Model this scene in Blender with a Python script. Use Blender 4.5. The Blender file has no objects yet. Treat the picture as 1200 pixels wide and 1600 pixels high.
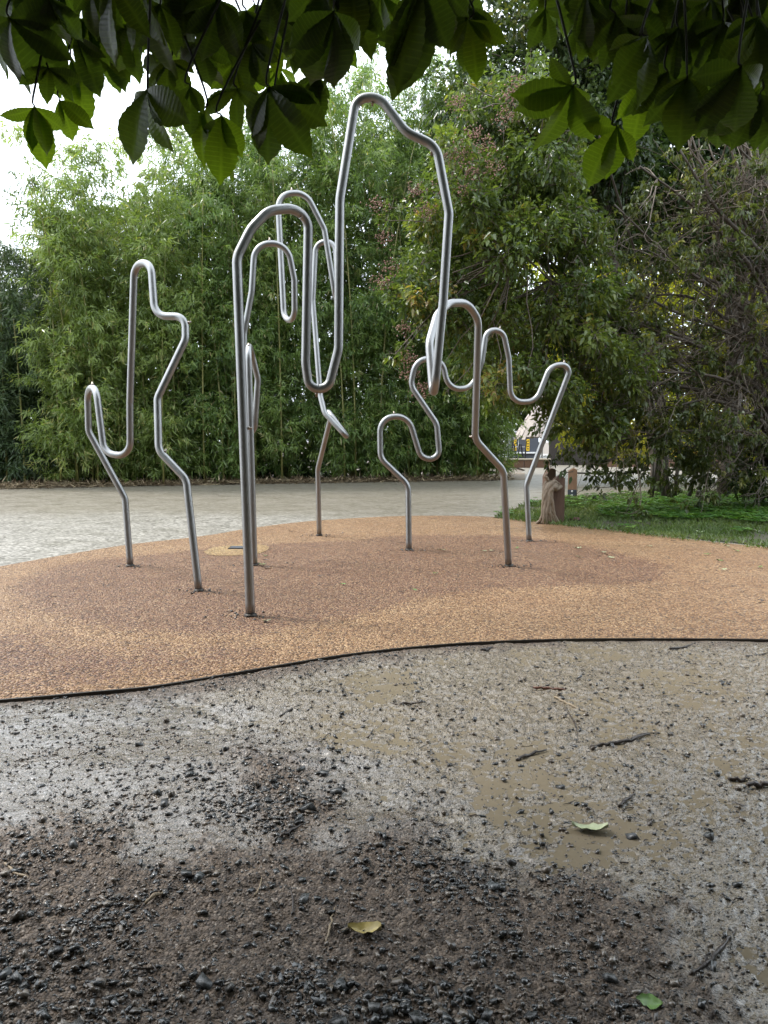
import bpy, bmesh, math, random
import numpy as np
from mathutils import Vector, Matrix
R_ = math.radians
rng = np.random.default_rng(7)
random.seed(7)
S = bpy.context.scene
COL = S.collection

# ------------------------------------------------------------------ camera, sky, sun, exposure
CAM_H = 1.35
FPX = 1156.0                      # focal length in photo pixels (1200 x 1600)
PITCH = math.atan(112.0 / FPX)
cam_d = bpy.data.cameras.new('camera'); cam = bpy.data.objects.new('camera', cam_d); COL.objects.link(cam)
cam_d.sensor_fit = 'VERTICAL'; cam_d.sensor_height = 36.0; cam_d.lens = 36.0 * FPX / 1600.0
cam_d.clip_start = 0.05; cam_d.clip_end = 2000
cam.location = (0, 0, CAM_H); cam.rotation_euler = (math.pi / 2 - PITCH, 0, 0)
S.camera = cam

SUN_EL, SUN_AZ = R_(54), R_(-68)      # azimuth measured from +Y towards +X
W = bpy.data.worlds.new('World'); S.world = W; W.use_nodes = True
nt = W.node_tree; nt.nodes.clear()
sky = nt.nodes.new('ShaderNodeTexSky'); sky.sky_type = 'NISHITA'; sky.sun_disc = False
sky.sun_elevation = SUN_EL; sky.sun_rotation = SUN_AZ
sky.air_density = 1.0; sky.dust_density = 4.0; sky.ozone_density = 1.0
mixw = nt.nodes.new('ShaderNodeMix'); mixw.data_type = 'RGBA'
mixw.inputs[0].default_value = 0.82                     # cloud cover over the blue sky
mixw.inputs[7].default_value = (8.6, 9.4, 10.1, 1)
bg = nt.nodes.new('ShaderNodeBackground'); bg.inputs[1].default_value = 0.125
wo = nt.nodes.new('ShaderNodeOutputWorld')
nt.links.new(sky.outputs[0], mixw.inputs[6]); nt.links.new(mixw.outputs[2], bg.inputs[0]); nt.links.new(bg.outputs[0], wo.inputs[0])
sun_d = bpy.data.lights.new('sun', 'SUN'); sun = bpy.data.objects.new('sun', sun_d); COL.objects.link(sun)
sun_d.energy = 1.5; sun_d.angle = R_(12); sun_d.color = (1.0, 0.96, 0.9)
_sd = Vector((math.sin(SUN_AZ) * math.cos(SUN_EL), math.cos(SUN_AZ) * math.cos(SUN_EL), math.sin(SUN_EL)))
sun.rotation_euler = _sd.to_track_quat('Z', 'Y').to_euler(); sun.location = _sd * 60
S.view_settings.view_transform = 'Standard'; S.view_settings.look = 'None'
S.view_settings.exposure = 1.48; S.view_settings.gamma = 1.0; S.view_settings.use_curve_mapping = False
S.render.engine = 'CYCLES'
S.cycles.max_bounces = 8; S.cycles.diffuse_bounces = 5; S.cycles.transmission_bounces = 5; S.cycles.glossy_bounces = 3
S.cycles.caustics_reflective = False; S.cycles.caustics_refractive = False

# ------------------------------------------------------------------ measuring helpers
CP, SP = math.cos(PITCH), math.sin(PITCH)
def at(px, py, Y):
    xc, yc = (px - 600) / FPX, -(py - 800) / FPX
    dy, dz = CP + yc * SP, -SP + yc * CP
    t = Y / dy
    return Vector((xc * t, Y, CAM_H + dz * t))
def on_ground(px, py, z=0.0):
    xc, yc = (px - 600) / FPX, -(py - 800) / FPX
    dy, dz = CP + yc * SP, -SP + yc * CP
    t = (z - CAM_H) / dz
    return Vector((xc * t, dy * t, z))

def _hash(ix, iy, seed):
    h = (ix.astype(np.int64) * 374761393 + iy.astype(np.int64) * 668265263 + seed * 1442695041) & 0xffffffff
    h = ((h ^ (h >> 13)) * 1274126177) & 0xffffffff
    return ((h ^ (h >> 16)) & 0xffff) / 65535.0
def vnoise(x, y, seed=0):
    ix, iy = np.floor(x), np.floor(y)
    fx, fy = x - ix, y - iy
    fx = fx * fx * (3 - 2 * fx); fy = fy * fy * (3 - 2 * fy)
    a = _hash(ix, iy, seed); b = _hash(ix + 1, iy, seed); c = _hash(ix, iy + 1, seed); d = _hash(ix + 1, iy + 1, seed)
    return (a * (1 - fx) + b * fx) * (1 - fy) + (c * (1 - fx) + d * fx) * fy
def fbm(x, y, seed=0, octv=4):
    s, a, t = 0, 1.0, 0
    for k in range(octv):
        s = s + a * vnoise(x * 2 ** k, y * 2 ** k, seed + k); t += a; a *= 0.5
    return s / t
def poly_sd(x, y, poly):
    """signed distance, positive inside"""
    P = np.array([(p[0], p[1]) for p in poly]); n = len(P)
    best = np.full(x.shape, 1e9); inside = np.zeros(x.shape, bool)
    for i in range(n):
        a, b = P[i], P[(i + 1) % n]
        ex, ey = b - a
        L = ex * ex + ey * ey + 1e-12
        t = np.clip(((x - a[0]) * ex + (y - a[1]) * ey) / L, 0, 1)
        d = np.hypot(x - a[0] - t * ex, y - a[1] - t * ey)
        best = np.minimum(best, d)
        c = (a[1] > y) != (b[1] > y)
        with np.errstate(divide='ignore', invalid='ignore'):
            xi = ex * (y - a[1]) / (ey if ey != 0 else 1e-12) + a[0]
        inside ^= c & (x < xi)
    return np.where(inside, best, -best)
def sstep(a, b, v):
    t = np.clip((v - a) / (b - a), 0, 1); return t * t * (3 - 2 * t)

# ------------------------------------------------------------------ mesh helpers
def mesh_np(name, V, F, mat=None, attrs=None, smooth=False):
    V = np.ascontiguousarray(V, np.float32); F = np.ascontiguousarray(F, np.int32)
    me = bpy.data.meshes.new(name)
    k = F.shape[1]; m = len(F)
    me.vertices.add(len(V)); me.vertices.foreach_set('co', V.ravel())
    me.loops.add(m * k); me.loops.foreach_set('vertex_index', F.ravel())
    me.polygons.add(m); me.polygons.foreach_set('loop_start', np.arange(0, m * k, k, dtype=np.int32))
    if smooth: me.polygons.foreach_set('use_smooth', np.ones(m, bool))
    for an, av in (attrs or {}).items():
        av = np.asarray(av, np.float32)
        if av.ndim == 1:
            A = me.attributes.new(an, 'FLOAT', 'POINT'); A.data.foreach_set('value', np.ascontiguousarray(av))
        else:
            A = me.attributes.new(an, 'FLOAT_VECTOR', 'POINT'); A.data.foreach_set('vector', np.ascontiguousarray(av).ravel())
    me.update(calc_edges=True)
    if mat: me.materials.append(mat)
    return me
def link(name, me, parent=None, loc=None):
    o = bpy.data.objects.new(name, me); COL.objects.link(o)
    if parent is not None: o.parent = parent
    if loc is not None: o.location = loc
    return o
def tag(o, label=None, cat=None, group=None, kind=None):
    if label: o['label'] = label
    if cat: o['category'] = cat
    if group: o['group'] = group
    if kind: o['kind'] = kind
    return o
def thing(name, label, cat, loc=(0, 0, 0), group=None):
    o = bpy.data.objects.new(name, None); COL.objects.link(o); o.location = loc; o.empty_display_size = 0.2
    return tag(o, label, cat, group)
class MB:
    """collects tubes, boxes and polygons in the coordinates of one thing and links them as ONE mesh"""
    def __init__(s): s.V = []; s.F = []; s.n = 0; s.A = []
    def add(s, V, F, a=0.0):
        V = np.asarray(V, float).reshape(-1, 3)
        s.V.append(V); s.F += [tuple(int(i) + s.n for i in f) for f in F]; s.n += len(V)
        s.A.append(np.full(len(V), a))
        return s
    def box(s, c, sz, rz=0, rx=0, ry=0):
        h = np.array(sz) / 2
        V = np.array([(x, y, z) for x in (-1, 1) for y in (-1, 1) for z in (-1, 1)]) * h
        M = np.array((Matrix.Rotation(rz, 3, 'Z') @ Matrix.Rotation(ry, 3, 'Y') @ Matrix.Rotation(rx, 3, 'X')))
        V = V @ M.T + np.array(c)
        return s.add(V, [(0, 1, 3, 2), (4, 6, 7, 5), (0, 4, 5, 1), (2, 3, 7, 6), (0, 2, 6, 4), (1, 5, 7, 3)])
    def tube(s, P, r, sides=8, caps=True):
        V, F = sweep(P, r, sides)
        s.add(V, F)
        if caps:
            b = s.n - len(V)
            s.F.append(tuple(b + i for i in range(sides))[::-1]); s.F.append(tuple(s.n - sides + i for i in range(sides)))
        return s
    def prism(s, pts, axis_vec):
        """extrude polygon of 3d points along vector"""
        P = np.array(pts, float); n = len(P); Q = P + np.array(axis_vec)
        F = [tuple(range(n))[::-1], tuple(range(n, 2 * n))] + [(i, (i + 1) % n, n + (i + 1) % n, n + i) for i in range(n)]
        return s.add(np.vstack([P, Q]), F)
    def build(s, name, mat, parent=None, smooth=False, origin=None, bevel=0, kind=None):
        V = np.vstack(s.V)
        if origin is not None: V = V - np.array(origin)
        me = bpy.data.meshes.new(name); me.from_pydata(V.tolist(), [], s.F); me.update()
        bm = bmesh.new(); bm.from_mesh(me); bmesh.ops.recalc_face_normals(bm, faces=bm.faces)
        if bevel:
            bmesh.ops.bevel(bm, geom=[e for e in bm.edges if len(e.link_faces) == 2 and e.calc_face_angle(0) > 0.5], offset=bevel, segments=2, affect='EDGES', profile=0.6)
        if smooth:
            for f in bm.faces: f.smooth = True
        bm.to_mesh(me); bm.free()
        me.materials.append(mat)
        o = link(name, me, parent)
        if kind: o['kind'] = kind
        return o
def sweep(P, r, sides=8):
    P = np.asarray(P, float); n = len(P); r = np.broadcast_to(np.asarray(r, float), (n,))
    T = np.gradient(P, axis=0); T /= np.linalg.norm(T, axis=1, keepdims=True) + 1e-12
    u = np.cross(T[0], (0.3, 0.9, 0.1) if abs(T[0][1]) < 0.8 else (1, 0, 0)); u /= np.linalg.norm(u)
    V = np.empty((n, sides, 3)); an = np.arange(sides) * 2 * math.pi / sides
    for i in range(n):
        u = u - T[i] * np.dot(u, T[i]); u /= np.linalg.norm(u) + 1e-12
        v = np.cross(T[i], u)
        V[i] = P[i] + r[i] * (np.cos(an)[:, None] * u + np.sin(an)[:, None] * v)
    F = []
    for i in range(n - 1):
        for j in range(sides):
            k = (j + 1) % sides
            F.append((i * sides + j, i * sides + k, (i + 1) * sides + k, (i + 1) * sides + j))
    return V.reshape(-1, 3), F
def spline(P, per=8):
    P = np.asarray(P, float)
    Q = np.vstack([2 * P[0] - P[1], P, 2 * P[-1] - P[-2]]); out = []
    for i in range(1, len(Q) - 2):
        p0, p1, p2, p3 = Q[i - 1:i + 3]
        for t in np.arange(per) / per:
            out.append(0.5 * (2 * p1 + (p2 - p0) * t + (2 * p0 - 5 * p1 + 4 * p2 - p3) * t ** 2 + (3 * p1 - p0 - 3 * p2 + p3) * t ** 3))
    out.append(P[-1]); return np.array(out)
def fillet(C, rad=0.17, seg=9):
    """polyline of corners -> bent-tube centre line, true arcs at every corner"""
    C = [np.array(c[:3], float) for c in C]; rr = [rad] * len(C) if np.isscalar(rad) else rad
    out = [C[0]]
    for i in range(1, len(C) - 1):
        a, b, c = C[i - 1], C[i], C[i + 1]
        la, lc = np.linalg.norm(a - b), np.linalg.norm(c - b)
        da, dc = (a - b) / la, (c - b) / lc
        th = math.acos(np.clip(np.dot(da, dc), -1, 1))
        if th > math.pi - 0.02: out.append(b); continue
        tr = rr[i] / math.tan(th / 2)
        ma = la if i == 1 else la * 0.5; mc = lc if i == len(C) - 2 else lc * 0.5
        tr = min(tr, ma * 0.99, mc * 0.99); R = tr * math.tan(th / 2)
        cen = b + (da + dc) / np.linalg.norm(da + dc) * (R / math.sin(th / 2))
        u = b + da * tr - cen; w = b + dc * tr - cen; ang = math.pi - th
        for k in range(seg + 1):
            t = k / seg
            out.append(cen + (math.sin((1 - t) * ang) * u + math.sin(t * ang) * w) / math.sin(ang))
    out.append(C[-1])
    res = [out[0]]
    for p in out[1:]:
        d = np.linalg.norm(p - res[-1])
        if d < 1e-4: continue
        if d > 0.15:
            m = int(d / 0.12)
            q = res[-1]
            for k in range(1, m): res.append(q + (p - q) * k / m)
        res.append(p)
    return np.array(res)

# ------------------------------------------------------------------ materials
def mat_new(name):
    m = bpy.data.materials.new(name); m.use_nodes = True
    nt = m.node_tree; nt.nodes.clear()
    return m, nt, nt.nodes.new('ShaderNodeOutputMaterial')
def N(nt, typ, **kw):
    n = nt.nodes.new('ShaderNode' + typ)
    for k, v in kw.items():
        if k in ('operation', 'blend_type', 'data_type', 'feature', 'distance', 'attribute_name', 'noise_dimensions', 'wave_type', 'bands_direction', 'interpolation', 'attribute_type', 'clamp', 'use_clamp', 'noise_type'):
            setattr(n, k, v)
        else: n.inputs[k.replace('_', ' ')].default_value = v
    return n
def ramp(nt, src, stops):
    r = nt.nodes.new('ShaderNodeValToRGB'); nt.links.new(src, r.inputs[0])
    el = r.color_ramp.elements
    while len(el) < len(stops): el.new(0.5)
    for e, (p, c) in zip(el, stops):
        e.position = p; e.color = tuple(c) + (1,) if len(c) == 3 else c
    return r
def mixc(nt, fac, a, b, blend='MIX'):
    m = nt.nodes.new('ShaderNodeMix'); m.data_type = 'RGBA'; m.blend_type = blend
    for sock, v in ((m.inputs[0], fac), (m.inputs[6], a), (m.inputs[7], b)):
        if hasattr(v, 'is_linked'): nt.links.new(v, sock)
        elif np.isscalar(v): sock.default_value = v
        else: sock.default_value = tuple(v) + (1,)
    return m.outputs[2]
def math_n(nt, op, a, b=0.0, clamp=False):
    m = nt.nodes.new('ShaderNodeMath'); m.operation = op; m.use_clamp = clamp
    for s, v in ((m.inputs[0], a), (m.inputs[1], b)):
        if hasattr(v, 'is_linked'): nt.links.new(v, s)
        else: s.default_value = v
    return m.outputs[0]
def pos(nt): return nt.nodes.new('ShaderNodeNewGeometry').outputs['Position']
def objc(nt): return nt.nodes.new('ShaderNodeTexCoord').outputs['Object']
def noise(nt, vec, scale, detail=4, rough=0.55):
    n = N(nt, 'TexNoise', Scale=scale, Detail=detail, Roughness=rough); nt.links.new(vec, n.inputs['Vector']); return n
def bump(nt, h, strength, dist, normal=None):
    b = N(nt, 'Bump', Strength=strength, Distance=dist); nt.links.new(h, b.inputs['Height'])
    if normal is not None: nt.links.new(normal, b.inputs['Normal'])
    return b.outputs[0]
def pbsdf(nt, out, color=None, rough=0.6, metal=0.0, normal=None, spec=0.5):
    p = nt.nodes.new('ShaderNodeBsdfPrincipled')
    for s, v in ((p.inputs['Base Color'], color), (p.inputs['Roughness'], rough), (p.inputs['Metallic'], metal), (p.inputs['Specular IOR Level'], spec)):
        if v is None: continue
        if hasattr(v, 'is_linked'): nt.links.new(v, s)
        elif np.isscalar(v): s.default_value = v
        else: s.default_value = tuple(v) + (1,)
    if normal is not None: nt.links.new(normal, p.inputs['Normal'])
    if out is not None: nt.links.new(p.outputs[0], out.inputs[0])
    return p

def leaf_mat(name, stops, trans=0.35, rough=0.42, tmul=(1.5, 1.6, 0.6)):
    """foliage: colour picked per leaf by the attribute rnd, some light passing through the blade"""
    m, nt, out = mat_new(name)
    a = N(nt, 'Attribute', attribute_name='rnd')
    r = ramp(nt, a.outputs['Fac'], stops)
    p = pbsdf(nt, None, r.outputs[0], rough, spec=0.4)
    t = N(nt, 'BsdfTranslucent'); nt.links.new(mixc(nt, 1.0, r.outputs[0], tmul, 'MULTIPLY'), t.inputs[0])
    mx = N(nt, 'MixShader', Fac=trans)
    nt.links.new(p.outputs[0], mx.inputs[1]); nt.links.new(t.outputs[0], mx.inputs[2]); nt.links.new(mx.outputs[0], out.inputs[0])
    return m
def simple_mat(name, color, rough=0.6, metal=0.0, var=0.25, scale=8.0, bmp=0.0, bscale=60.0):
    m, nt, out = mat_new(name)
    v = objc(nt)
    n = noise(nt, v, scale)
    c = mixc(nt, n.outputs['Fac'], [x * (1 - var) for x in color], [min(1, x * (1 + var)) for x in color])
    nb = None
    if bmp: nb = bump(nt, noise(nt, v, bscale).outputs['Fac'], bmp, 0.01)
    pbsdf(nt, out, c, rough, metal, nb)
    return m
def wood_mat(name, dark, light, scale=1.0):
    m, nt, out = mat_new(name)
    v = objc(nt)
    mp = N(nt, 'Mapping'); mp.inputs['Scale'].default_value = (28 * scale, 28 * scale, 2.2 * scale); nt.links.new(v, mp.inputs[0])
    n = noise(nt, mp.outputs[0], 1.6, 6, 0.6)
    n2 = noise(nt, v, 5 * scale, 4)
    c = mixc(nt, n.outputs['Fac'], dark, light)
    c = mixc(nt, math_n(nt, 'MULTIPLY', n2.outputs['Fac'], 0.6), c, [x * 0.55 for x in dark])
    pbsdf(nt, out, c, 0.6, 0, bump(nt, n.outputs['Fac'], 0.5, 0.01))
    return m
M = {}
def make_materials():
    # brushed stainless tube, wet
    m, nt, out = mat_new('stainless_steel'); v = objc(nt)
    n = noise(nt, v, 5.0, 5, 0.6); n2 = noise(nt, v, 170.0, 3); n3 = noise(nt, v, 40, 3)
    c = mixc(nt, n.outputs['Fac'], (0.24, 0.24, 0.24), (0.36, 0.36, 0.36))
    r = math_n(nt, 'MULTIPLY_ADD', n3.outputs['Fac'], 0.16); nt.nodes[-1].inputs[2].default_value = 0.33
    pbsdf(nt, out, c, r, 1.0, bump(nt, n2.outputs['Fac'], 0.22, 0.0012)); M['steel'] = m
    M['dark_steel'] = simple_mat('weathered_steel', (0.05, 0.045, 0.04), 0.45, 0.7, 0.4, 10, 0.3)
    M['nozzle'] = simple_mat('nozzle_metal', (0.3, 0.26, 0.22), 0.35, 1.0, 0.2)

    TAN = [(0.0, (.065, .034, .016)), (0.25, (.185, .097, .045)), (0.65, (.30, .168, .076)), (1.0, (.46, .31, .175))]
    BRN = [(0.0, (.05, .026, .016)), (0.3, (.132, .060, .030)), (0.7, (.205, .100, .048)), (1.0, (.35, .23, .13))]
    # rubber surfaces: coarse coloured granules bonded together
    def rubber(name, cols, seed, other=None):
        m, nt, out = mat_new(name); v = pos(nt)
        mp = N(nt, 'Mapping'); mp.inputs['Location'].default_value = (seed, seed * 2, 0); nt.links.new(v, mp.inputs[0])
        dist = noise(nt, mp.outputs[0], 40, 2)
        vv = N(nt, 'VectorMath', operation='MULTIPLY_ADD'); nt.links.new(dist.outputs['Color'], vv.inputs[0]); vv.inputs[1].default_value = (.02, .02, .0); nt.links.new(mp.outputs[0], vv.inputs[2])
        vo = N(nt, 'TexVoronoi', Scale=70.0); nt.links.new(vv.outputs[0], vo.inputs['Vector'])
        sep = N(nt, 'SeparateColor'); nt.links.new(vo.outputs['Color'], sep.inputs[0])
        cr = ramp(nt, sep.outputs[0], cols)
        big = noise(nt, v, 0.9, 5, 0.6)
        dirt = noise(nt, v, 6.0, 5, 0.65)
        if other:
            wet = N(nt, 'Attribute', attribute_name='mixf').outputs['Fac']
            th = math_n(nt, 'MULTIPLY', math_n(nt, 'ADD', math_n(nt, 'SUBTRACT', wet, sep.outputs[1]), 0.08), 6.0, True)
            base_c = mixc(nt, th, cr.outputs[0], ramp(nt, sep.outputs[0], other).outputs[0])
        else: base_c = cr.outputs[0]
        c = mixc(nt, ramp(nt, big.outputs['Fac'], [(0.42, (0, 0, 0)), (0.68, (.75, .75, .75))]).outputs[0], base_c, mixc(nt, 1.0, base_c, (.80, .72, .66), 'MULTIPLY'))
        c = mixc(nt, ramp(nt, dirt.outputs['Fac'], [(0.58, (0, 0, 0)), (0.75, (.45, .45, .45))]).outputs[0], c, (0.10, 0.075, 0.055))
        h = math_n(nt, 'SUBTRACT', 1.0, vo.outputs['Distance'])
        pbsdf(nt, out, c, ramp(nt, dirt.outputs['Fac'], [(0.4, (.5, .5, .5)), (0.65, (.36, .36, .36))]).outputs[0], 0, bump(nt, h, 1.0, 0.02), 0.45)
        return m
    M['rubber_tan'] = rubber('rubber_granule_tan', TAN, 0.0)
    M['rubber_brown'] = rubber('rubber_granule_brown', TAN, 0.0, BRN)
    M['rubber_yellow'] = rubber('rubber_granule_yellow', [(0.0, (.09, .052, .02)), (0.3, (.27, .165, .065)), (0.7, (.39, .255, .11)), (1.0, (.5, .37, .2))], 1.3)

    # foreground: wet crushed-stone dirt
    m, nt, out = mat_new('wet_gravelly_dirt'); v = pos(nt)
    wet = N(nt, 'Attribute', attribute_name='wet').outputs['Fac']
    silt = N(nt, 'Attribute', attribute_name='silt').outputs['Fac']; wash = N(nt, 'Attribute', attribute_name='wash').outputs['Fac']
    vo = N(nt, 'TexVoronoi', Scale=130.0); nt.links.new(v, vo.inputs['Vector'])
    vo2 = N(nt, 'TexVoronoi', Scale=48.0); nt.links.new(v, vo2.inputs['Vector'])
    sep = N(nt, 'SeparateColor'); nt.links.new(vo.outputs['Color'], sep.inputs[0])
    sep2 = N(nt, 'SeparateColor'); nt.links.new(vo2.outputs['Color'], sep2.inputs[0])
    g = ramp(nt, sep.outputs[0], [(0, (.018, .013, .009)), (0.4, (.068, .048, .033)), (0.78, (.155, .113, .08)), (0.94, (.30, .235, .18)), (1, (.48, .42, .36))])
    g2 = ramp(nt, sep2.outputs[1], [(0, (.022, .018, .015)), (0.5, (.090, .066, .048)), (1, (.19, .14, .10))])
    big = noise(nt, v, 1.6, 5, 0.6)
    c = mixc(nt, 0.4, g.outputs[0], g2.outputs[0])
    c = mixc(nt, math_n(nt, 'MULTIPLY', big.outputs['Fac'], 0.4), c, (.075, .05, .036))
    c = mixc(nt, math_n(nt, 'MULTIPLY', silt, 0.85), c, (.215, .178, .128))
    c = mixc(nt, wash, c, (.25, .235, .225))  # sky reflection on the wet film put into the dirt colour
    fine = noise(nt, v, 160, 4, 0.7); mid = noise(nt, v, 45, 4, 0.65)
    rr = math_n(nt, 'SUBTRACT', math_n(nt, 'MULTIPLY_ADD', fine.outputs['Fac'], 0.35), math_n(nt, 'MULTIPLY', wet, 0.30))
    nt.nodes[-3].inputs[2].default_value = 0.30
    for nd in nt.nodes:
        if nd.type == 'MATH' and nd.operation == 'MULTIPLY_ADD': nd.inputs[2].default_value = 0.32
    b1 = bump(nt, math_n(nt, 'SUBTRACT', 1.0, vo2.outputs['Distance']), 0.45, 0.012)
    b2 = bump(nt, math_n(nt, 'SUBTRACT', 1.0, vo.outputs['Distance']), 0.8, 0.009, b1)
    b3 = bump(nt, fine.outputs['Fac'], 0.3, 0.004, b2)
    p = pbsdf(nt, out, c, rr, 0, b3, 0.35)
    nt.links.new(math_n(nt, 'MULTIPLY', wet, 1.0), p.inputs['Coat Weight']); p.inputs['Coat Roughness'].default_value = 0.12; p.inputs['Coat IOR'].default_value = 1.5
    nt.links.new(bump(nt, fine.outputs['Fac'], 0.35, 0.003, bump(nt, mid.outputs['Fac'], 0.3, 0.010)), p.inputs['Coat Normal']); M['dirt'] = m
    # muddy water with rain-pitted skin
    m, nt, out = mat_new('muddy_water'); v = pos(nt)
    n = noise(nt, v, 3.0, 4); n2 = noise(nt, v, 60, 2)
    c = mixc(nt, n.outputs['Fac'], (.15, .124, .086), (.205, .17, .122))
    p = pbsdf(nt, out, c, 0.05, 0, bump(nt, n2.outputs['Fac'], 0.22, 0.004), 0.5); p.inputs['IOR'].default_value = 1.33; M['mud_water'] = m
    # plain earth far around
    M['earth'] = simple_mat('bare_earth', (.12, .095, .07), 0.75, 0, 0.35, 0.7, 0.5, 30)
    # wet stabilised-sand path
    m, nt, out = mat_new('wet_sand_path'); v = pos(nt)
    big = noise(nt, v, 0.35, 5, 0.6); mid = noise(nt, v, 2.2, 5, 0.6)
    vo = N(nt, 'TexVoronoi', Scale=30.0); nt.links.new(v, vo.inputs['Vector'])
    sep = N(nt, 'SeparateColor'); nt.links.new(vo.outputs['Color'], sep.inputs[0])
    sp = ramp(nt, sep.outputs[0], [(0, (.09, .083, .072)), (0.5, (.21, .195, .17)), (1, (.40, .375, .335))])
    mp = N(nt, 'Mapping'); mp.inputs['Scale'].default_value = (0.6, 1.0, 1); nt.links.new(v, mp.inputs[0])
    st = noise(nt, mp.outputs[0], 0.9, 6, 0.65)
    sy = N(nt, 'SeparateXYZ'); nt.links.new(v, sy.inputs[0])           # silt lies on the far half, towards the bamboo
    far = math_n(nt, 'MULTIPLY', math_n(nt, 'SUBTRACT', math_n(nt, 'ADD', sy.outputs[1], math_n(nt, 'MULTIPLY', big.outputs['Fac'], 4.0)), 14.4), .5, True)
    c = mixc(nt, math_n(nt, 'ADD', math_n(nt, 'MULTIPLY', st.outputs['Fac'], .35), math_n(nt, 'MULTIPLY', far, .45)), sp.outputs[0], (.13, .108, .072))
    r = ramp(nt, mid.outputs['Fac'], [(0.35, (.34, .34, .34)), (0.65, (.55, .55, .55))])
    pbsdf(nt, out, c, r.outputs[0], 0, bump(nt, sep.outputs[1], 0.3, 0.004), 0.5); M['path'] = m
    M['lawn_soil'] = simple_mat('lawn_soil', (.055, .05, .028), 0.85, 0, 0.5, 5, 0.5, 40)

    # stones
    m, nt, out = mat_new('wet_bluish_stone'); v = objc(nt)
    a = N(nt, 'Attribute', attribute_name='rnd')
    oi = nt.nodes.new('ShaderNodeObjectInfo')
    s = math_n(nt, 'FRACT', math_n(nt, 'ADD', a.outputs['Fac'], oi.outputs['Random']))
    cr = ramp(nt, s, [(0, (.020, .023, .027)), (0.4, (.036, .042, .047)), (0.62, (.085, .097, .105)), (0.72, (.075, .055, .04)), (0.9, (.15, .115, .085)), (1, (.30, .26, .22))])
    n = noise(nt, v, 90, 4)
    pbsdf(nt, out, mixc(nt, 0.35, cr.outputs[0], mixc(nt, n.outputs['Fac'], (.02, .02, .02), (.16, .15, .14))), 0.2, 0, bump(nt, n.outputs['Fac'], 0.3, 0.003), 0.6); M['stone'] = m

    M['bamboo_leaf'] = leaf_mat('bamboo_leaf', [(0, (.055, .095, .03)), (0.35, (.108, .172, .050)), (0.7, (.18, .25, .075)), (0.93, (.25, .31, .105)), (1, (.30, .27, .13))], 0.42, 0.3)
    M['bamboo_leaf_light'] = leaf_mat('bamboo_leaf_yellow_green', [(0, (.08, .115, .035)), (0.4, (.15, .205, .06)), (0.8, (.225, .285, .095)), (1, (.36, .33, .15))], 0.46, 0.3)
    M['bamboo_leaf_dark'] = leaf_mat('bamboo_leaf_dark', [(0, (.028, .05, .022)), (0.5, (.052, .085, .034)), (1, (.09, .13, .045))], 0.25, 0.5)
    M['culm'] = simple_mat('bamboo_culm', (.19, .185, .06), 0.4, 0, 0.5, 3)
    M['shrub_leaf'] = leaf_mat('shrub_leaf', [(0, (.05, .078, .028)), (0.4, (.088, .125, .038)), (0.75, (.145, .18, .05)), (0.93, (.21, .22, .06)), (1, (.24, .17, .06))], 0.4, 0.26)
    M['shrub_leaf_dark'] = leaf_mat('dark_tree_leaf', [(0, (.03, .05, .024)), (0.55, (.058, .085, .034)), (0.9, (.10, .13, .05)), (1, (.20, .20, .06))], 0.36, 0.26)
    M['spreading_leaf'] = leaf_mat('spreading_tree_leaf', [(0, (.04, .055, .022)), (0.5, (.085, .105, .036)), (0.88, (.15, .16, .05)), (1, (.26, .23, .06))], 0.42, 0.28)
    M['tree_leaf_sunlit'] = leaf_mat('sunlit_yellow_green_leaf', [(0, (.18, .21, .03)), (0.5, (.36, .36, .045)), (1, (.52, .42, .06))], 0.55, 0.5)  # sunlit glow put into the leaf colour
    M['hedge_leaf'] = leaf_mat('hedge_leaf', [(0, (.02, .04, .014)), (0.6, (.05, .085, .022)), (1, (.11, .15, .03))], 0.35, 0.5)
    M['grass'] = leaf_mat('grass_blade', [(0, (.045, .078, .022)), (0.5, (.088, .135, .038)), (0.85, (.15, .185, .06)), (1, (.28, .24, .13))], 0.3, 0.5)
    M['clover'] = leaf_mat('ground_cover_leaf', [(0, (.045, .105, .025)), (0.6, (.075, .16, .035)), (0.95, (.13, .21, .05)), (1, (.2, .22, .09))], 0.35, 0.4)
    M['litter'] = leaf_mat('dry_bamboo_litter', [(0, (.09, .06, .035)), (0.5, (.20, .145, .085)), (1, (.38, .31, .2))], 0.1, 0.7, (1, 1, 1))
    M['petiole'] = simple_mat('leaf_stalk', (.025, .028, .014), 0.8, 0, 0.3)
    M['bark'] = wood_mat('grey_brown_bark', (.05, .038, .028), (.13, .10, .075))
    M['twig'] = simple_mat('twig_bark', (.115, .086, .06), 0.5, 0, 0.5, 2.0)
    M['flower'] = leaf_mat('faded_flower_head', [(0, (.13, .085, .045)), (0.5, (.25, .15, .10)), (1, (.40, .22, .19))], 0.2, 0.7, (1, 1, 1))
    M['wet_twig'] = simple_mat('wet_twig', (.035, .024, .018), 0.35, 0, 0.5, 30, 0.4, 120)
    M['pale_twig'] = simple_mat('pale_dry_twig', (.22, .165, .10), 0.5, 0, 0.4, 30, 0.4, 120)
    M['red_wood'] = simple_mat('reddish_wood_sliver', (.12, .05, .03), 0.4, 0, 0.4, 30, 0.4, 120)
    M['post_brown'] = wood_mat('wet_brown_post', (.075, .042, .030), (.20, .12, .08))
    M['post_orange'] = wood_mat('orange_brown_post', (.26, .14, .08), (.46, .27, .16))
    M['vine'] = wood_mat('vine_bark', (.10, .072, .048), (.40, .31, .22), 1.6)
    M['fence_wood'] = wood_mat('dark_stained_timber', (.022, .016, .014), (.055, .042, .036), 0.3)
    M['brown_wall'] = wood_mat('reddish_timber_edge', (.13, .065, .04), (.22, .12, .075), 0.4)
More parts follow.
